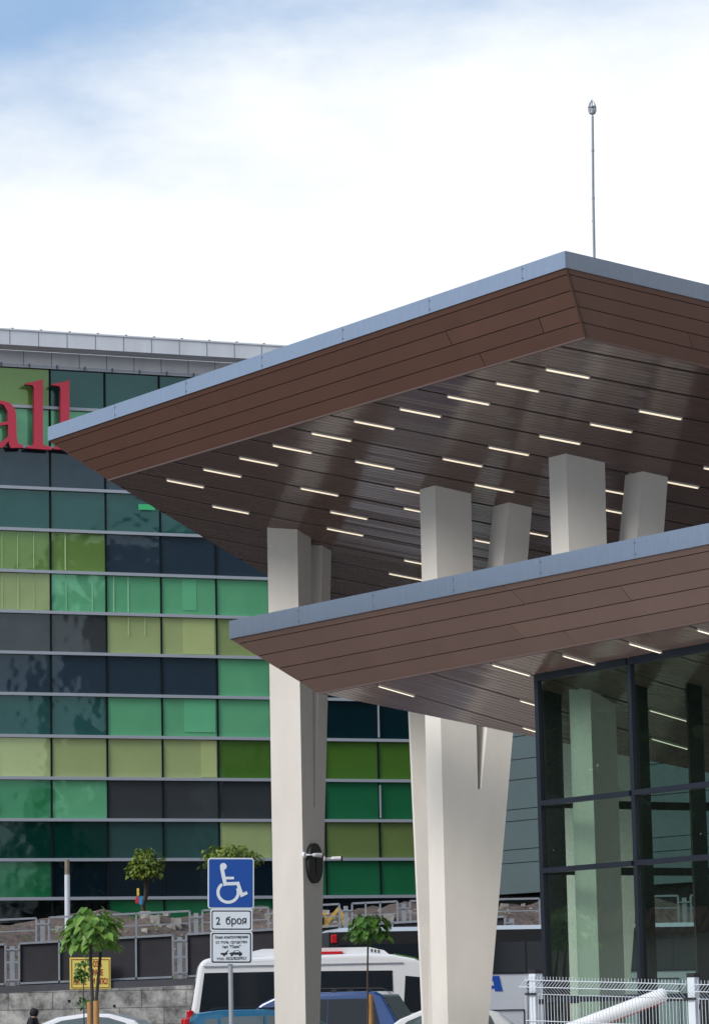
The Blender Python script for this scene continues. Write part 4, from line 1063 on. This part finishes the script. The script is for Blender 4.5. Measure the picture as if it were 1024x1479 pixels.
# ------------------------------------------------------------------ what the glass reflects: tiled garden wall, trees, station block
mb = MB(); mb.obox((-18, 54, 1.5), .2, 26, 1.5); gwall = mb.build('garden_wall', M['stucco'])
tag(gwall, 'pale rendered wall with a tiled top mirrored in the pavilion glass', 'wall')
mb = MB(); mb.prism([V((-17.5, 28, 2.95)), V((-18, 28, 3.42)), V((-18.5, 28, 2.95))], (0, 52, 0))
y = 28
while y < 80: mb.tube([V((-17.46, y, 2.97)), V((-18, y, 3.46))], .075, 6); y += .24
mb.build('tiled_top', M['tile'], gwall)
def big_tree(label, x, y, h, r, n, seed):
    rnd = random.Random(seed); root = thing('tree', label, 'tree', loc=(x, y, 0), group='trees mirrored in the glass fronts')
    mb = MB(); mb.tube([V((x, y, 0)), V((x + .1, y, h * .3)), V((x, y, h * .55))], [.28, .2, .12], 10)
    cl = []
    for i in range(22):
        a = rnd.uniform(0, 6.28); e = rnd.uniform(-1.3, 1.3); q = V((x, y, h * .54)) + V((math.cos(a) * math.cos(e) * r, math.sin(a) * math.cos(e) * r, math.sin(e) * h * .40)) * rnd.uniform(.3, .85)
        mb.tube([V((x, y, h * .35)), q], [.09, .03], 6); cl.append((q, rnd.uniform(.5, .9) * r * .55))
    mb.build('trunk', M['bark'], root)
    mb = MB()
    for i in range(n):
        c, rr = rnd.choice(cl); d = V((rnd.gauss(0, 1), rnd.gauss(0, 1), rnd.gauss(0, 1))).normalized() * rr * rnd.uniform(.4, 1.05)
        heart(mb, c + d, V((rnd.uniform(-1, 1), rnd.uniform(-1, 1), rnd.uniform(-1, .2))), V((rnd.uniform(-.6, .6), rnd.uniform(-.6, .6), 1)), .30, .26)
    mb.build('crown', M['leaf4'], root)
    return root
T0 = big_tree('broad leafy tree behind the tiled wall, nearest of its row', -22.0, 46.5, 12, 3.6, 5200, 1)
T1 = big_tree('tall leafy tree behind the tiled wall, second of its row', -21.8, 51.5, 13, 3.6, 5600, 2)
T2 = big_tree('leafy tree behind the tiled wall, third of its row', -22.2, 56.5, 12, 3.8, 5600, 3)
big_tree('leafy tree at the far end of the row behind the tiled wall', -22, 62, 11, 4.0, 4600, 6)
for i, (x, y, k) in enumerate(((-27.5, 44, 0), (-27, 49, 1), (-27.3, 54, 2), (-27, 59, 0), (-27.5, 64.5, 1), (-27, 70, 2), (-24.4, 53.8, 1), (-24.6, 58.5, 2), (-24.4, 49.2, 0))):
    o = copy_tree((T0, T1, T2)[k]); o.location = (x, y, 0); o.rotation_euler = (0, 0, .9 + i)
    o.matrix_basis = Matrix.Translation(V((x, y, 0))) @ Matrix.Rotation(.9 + i, 4, 'Z')
    o['label'] = 'leafy tree in the rear row behind the tiled wall, %s from the near end' % ordw[i]
big_tree('leafy tree beside the station block mirrored in the green panels', 14.6, 72.5, 14, 3.9, 4600, 4)
mb = MB(); mb.obox((55, 57, 14), 21, 9, 14)
st = mb.build('station_block', mat('dark_station_cladding', (.05, .045, .045), .6, noise=.1, nscale=.4)); tag(st, 'dark tall station block beyond the right picture edge, mirrored in the green panels', 'building')
mb = MB()
for j_ in range(6):
    for k in range(13): mb.obox((36 + k * 3.1, 66.02, 3.2 + j_ * 4), 1.2, .03, 1.3)
o = mb.build('window', M['carglass'], st); o['kind'] = 'stuff'
fp_ = mp_(371, 884); rd = (fp_ - CAM).normalized(); rd = rd - mn * (2 * rd.dot(mn)); tt = (66.0 - fp_.y) / rd.y; sp_ = fp_ + rd * tt
vs_ = thing('shop_sign', 'grey lettered sign on the station block, mirrored in a green panel', 'sign', loc=sp_)
mb = MB(); mb.obox((sp_.x, 66.10, sp_.z), 1.15, .04, .9); mb.build('board', M['black'], vs_)
text('lettering', 'VISION', .52, (sp_.x, 66.145, sp_.z - .2), (-1, 0, 0), UP, M['signwhite'], vs_, width=1.35)

ab = thing('unseen_shade_block', 'unseen tall grey brown block added behind the viewpoint to darken front-facing surfaces', 'building', loc=(0, -48, 0))  # added out of view to block sky and darken gutter and column fronts
mb = MB(); mb.obox((5, -54, 24), 48, 6, 24); mb.build('wall', mat('unseen_shade_block_grey_brown', (.33, .31, .29), .9, noise=.1, nscale=.3), ab)
mb = MB()
for i in range(24):
    for j in range(14): mb.obox((-41 + i * 4, -47.98, 4 + j * 3.1), 1.0, .04, .8)
o = mb.build('window', M['carglass'], ab); o['kind'] = 'stuff'

# ------------------------------------------------------------------ world and sun
w = bpy.data.worlds.new('World'); S.world = w; w.use_nodes = True; nt = w.node_tree; L = nt.links
bg = nt.nodes['Background']
sky = nt.nodes.new('ShaderNodeTexSky'); sky.sky_type = 'NISHITA'; sky.sun_disc = False
SUN_EL, SUN_AZ = 36, -127
sky.sun_elevation = R(SUN_EL); sky.sun_rotation = R(SUN_AZ); sky.air_density = 1.0; sky.dust_density = 1.5
tc = nt.nodes.new('ShaderNodeTexCoord'); sep = nt.nodes.new('ShaderNodeSeparateXYZ'); L.new(tc.outputs['Generated'], sep.inputs[0])
mpn = nt.nodes.new('ShaderNodeMapping'); mpn.inputs['Scale'].default_value = (1, 1, 2.2); L.new(tc.outputs['Generated'], mpn.inputs[0])
n1 = nt.nodes.new('ShaderNodeTexNoise'); n1.inputs['Scale'].default_value = 9; n1.inputs['Detail'].default_value = 7; n1.inputs['Roughness'].default_value = .55
L.new(mpn.outputs[0], n1.inputs['Vector'])
def mth(op, a, b, clampv=False):
    n = nt.nodes.new('ShaderNodeMath'); n.operation = op; n.use_clamp = clampv
    for i, q in enumerate((a, b)):
        if isinstance(q, (int, float)): n.inputs[i].default_value = q
        else: L.new(q, n.inputs[i])
    return n.outputs[0]
# cloud bank low in the sky, thinner and bluer above it
e = mth('ADD', sep.outputs['Z'], mth('MULTIPLY', sep.outputs['X'], -.25))
e = mth('ADD', e, mth('MULTIPLY', mth('SUBTRACT', n1.outputs[0], .5), -.13))
thin = nt.nodes.new('ShaderNodeMapRange'); thin.interpolation_type = 'SMOOTHSTEP'
thin.inputs[1].default_value = .268; thin.inputs[2].default_value = .345; thin.inputs[3].default_value = 0; thin.inputs[4].default_value = 1; L.new(e, thin.inputs[0])
n2 = nt.nodes.new('ShaderNodeTexNoise'); n2.inputs['Scale'].default_value = 2.2; n2.inputs['Detail'].default_value = 6; L.new(mpn.outputs[0], n2.inputs['Vector'])
hi = nt.nodes.new('ShaderNodeMapRange'); hi.inputs[1].default_value = .35; hi.inputs[2].default_value = .65; hi.inputs[3].default_value = .55; hi.inputs[4].default_value = 1.0; L.new(n2.outputs[0], hi.inputs[0])
fac = mth('MULTIPLY', thin.outputs[0], hi.outputs[0], True)
sc = nt.nodes.new('ShaderNodeMix'); sc.data_type = 'RGBA'; sc.inputs[6].default_value = (6.95, 7.2, 7.4, 1)
blue = nt.nodes.new('ShaderNodeMix'); blue.data_type = 'RGBA'; blue.inputs[0].default_value = .55; blue.inputs[7].default_value = (2.5, 4.0, 6.3, 1)
L.new(sky.outputs[0], blue.inputs[6]); L.new(blue.outputs[2], sc.inputs[7]); L.new(fac, sc.inputs[0])
# unseen darker sector of sky, added on the right to dim right-facing surfaces
dk = mth('ADD', mth('MULTIPLY', sep.outputs['X'], .97), mth('MULTIPLY', sep.outputs['Y'], -.25))
dk = mth('ADD', dk, mth('MULTIPLY', mth('SUBTRACT', n2.outputs[0], .5), .5))
dm = nt.nodes.new('ShaderNodeMapRange'); dm.interpolation_type = 'SMOOTHSTEP'
dm.inputs[1].default_value = .40; dm.inputs[2].default_value = .95; dm.inputs[3].default_value = 1; dm.inputs[4].default_value = .5; L.new(dk, dm.inputs[0])
vs = nt.nodes.new('ShaderNodeVectorMath'); vs.operation = 'SCALE'; L.new(sc.outputs[2], vs.inputs[0]); L.new(dm.outputs[0], vs.inputs['Scale'])
L.new(vs.outputs[0], bg.inputs[0]); bg.inputs[1].default_value = .1
sl = bpy.data.lights.new('sun', 'SUN'); so = bpy.data.objects.new('sun', sl); COL.objects.link(so)
sl.energy = 1.9; sl.angle = R(26); sl.color = (1, .96, .9)
az = R(SUN_AZ); tosun = V((math.sin(az) * math.cos(R(SUN_EL)), math.cos(az) * math.cos(R(SUN_EL)), math.sin(R(SUN_EL))))
so.rotation_euler = tosun.to_track_quat('Z', 'Y').to_euler()
S.view_settings.view_transform = 'Standard'; S.view_settings.look = 'None'; S.view_settings.exposure = .55; S.view_settings.gamma = 1
S.cycles.max_bounces = 8; S.cycles.transparent_max_bounces = 12
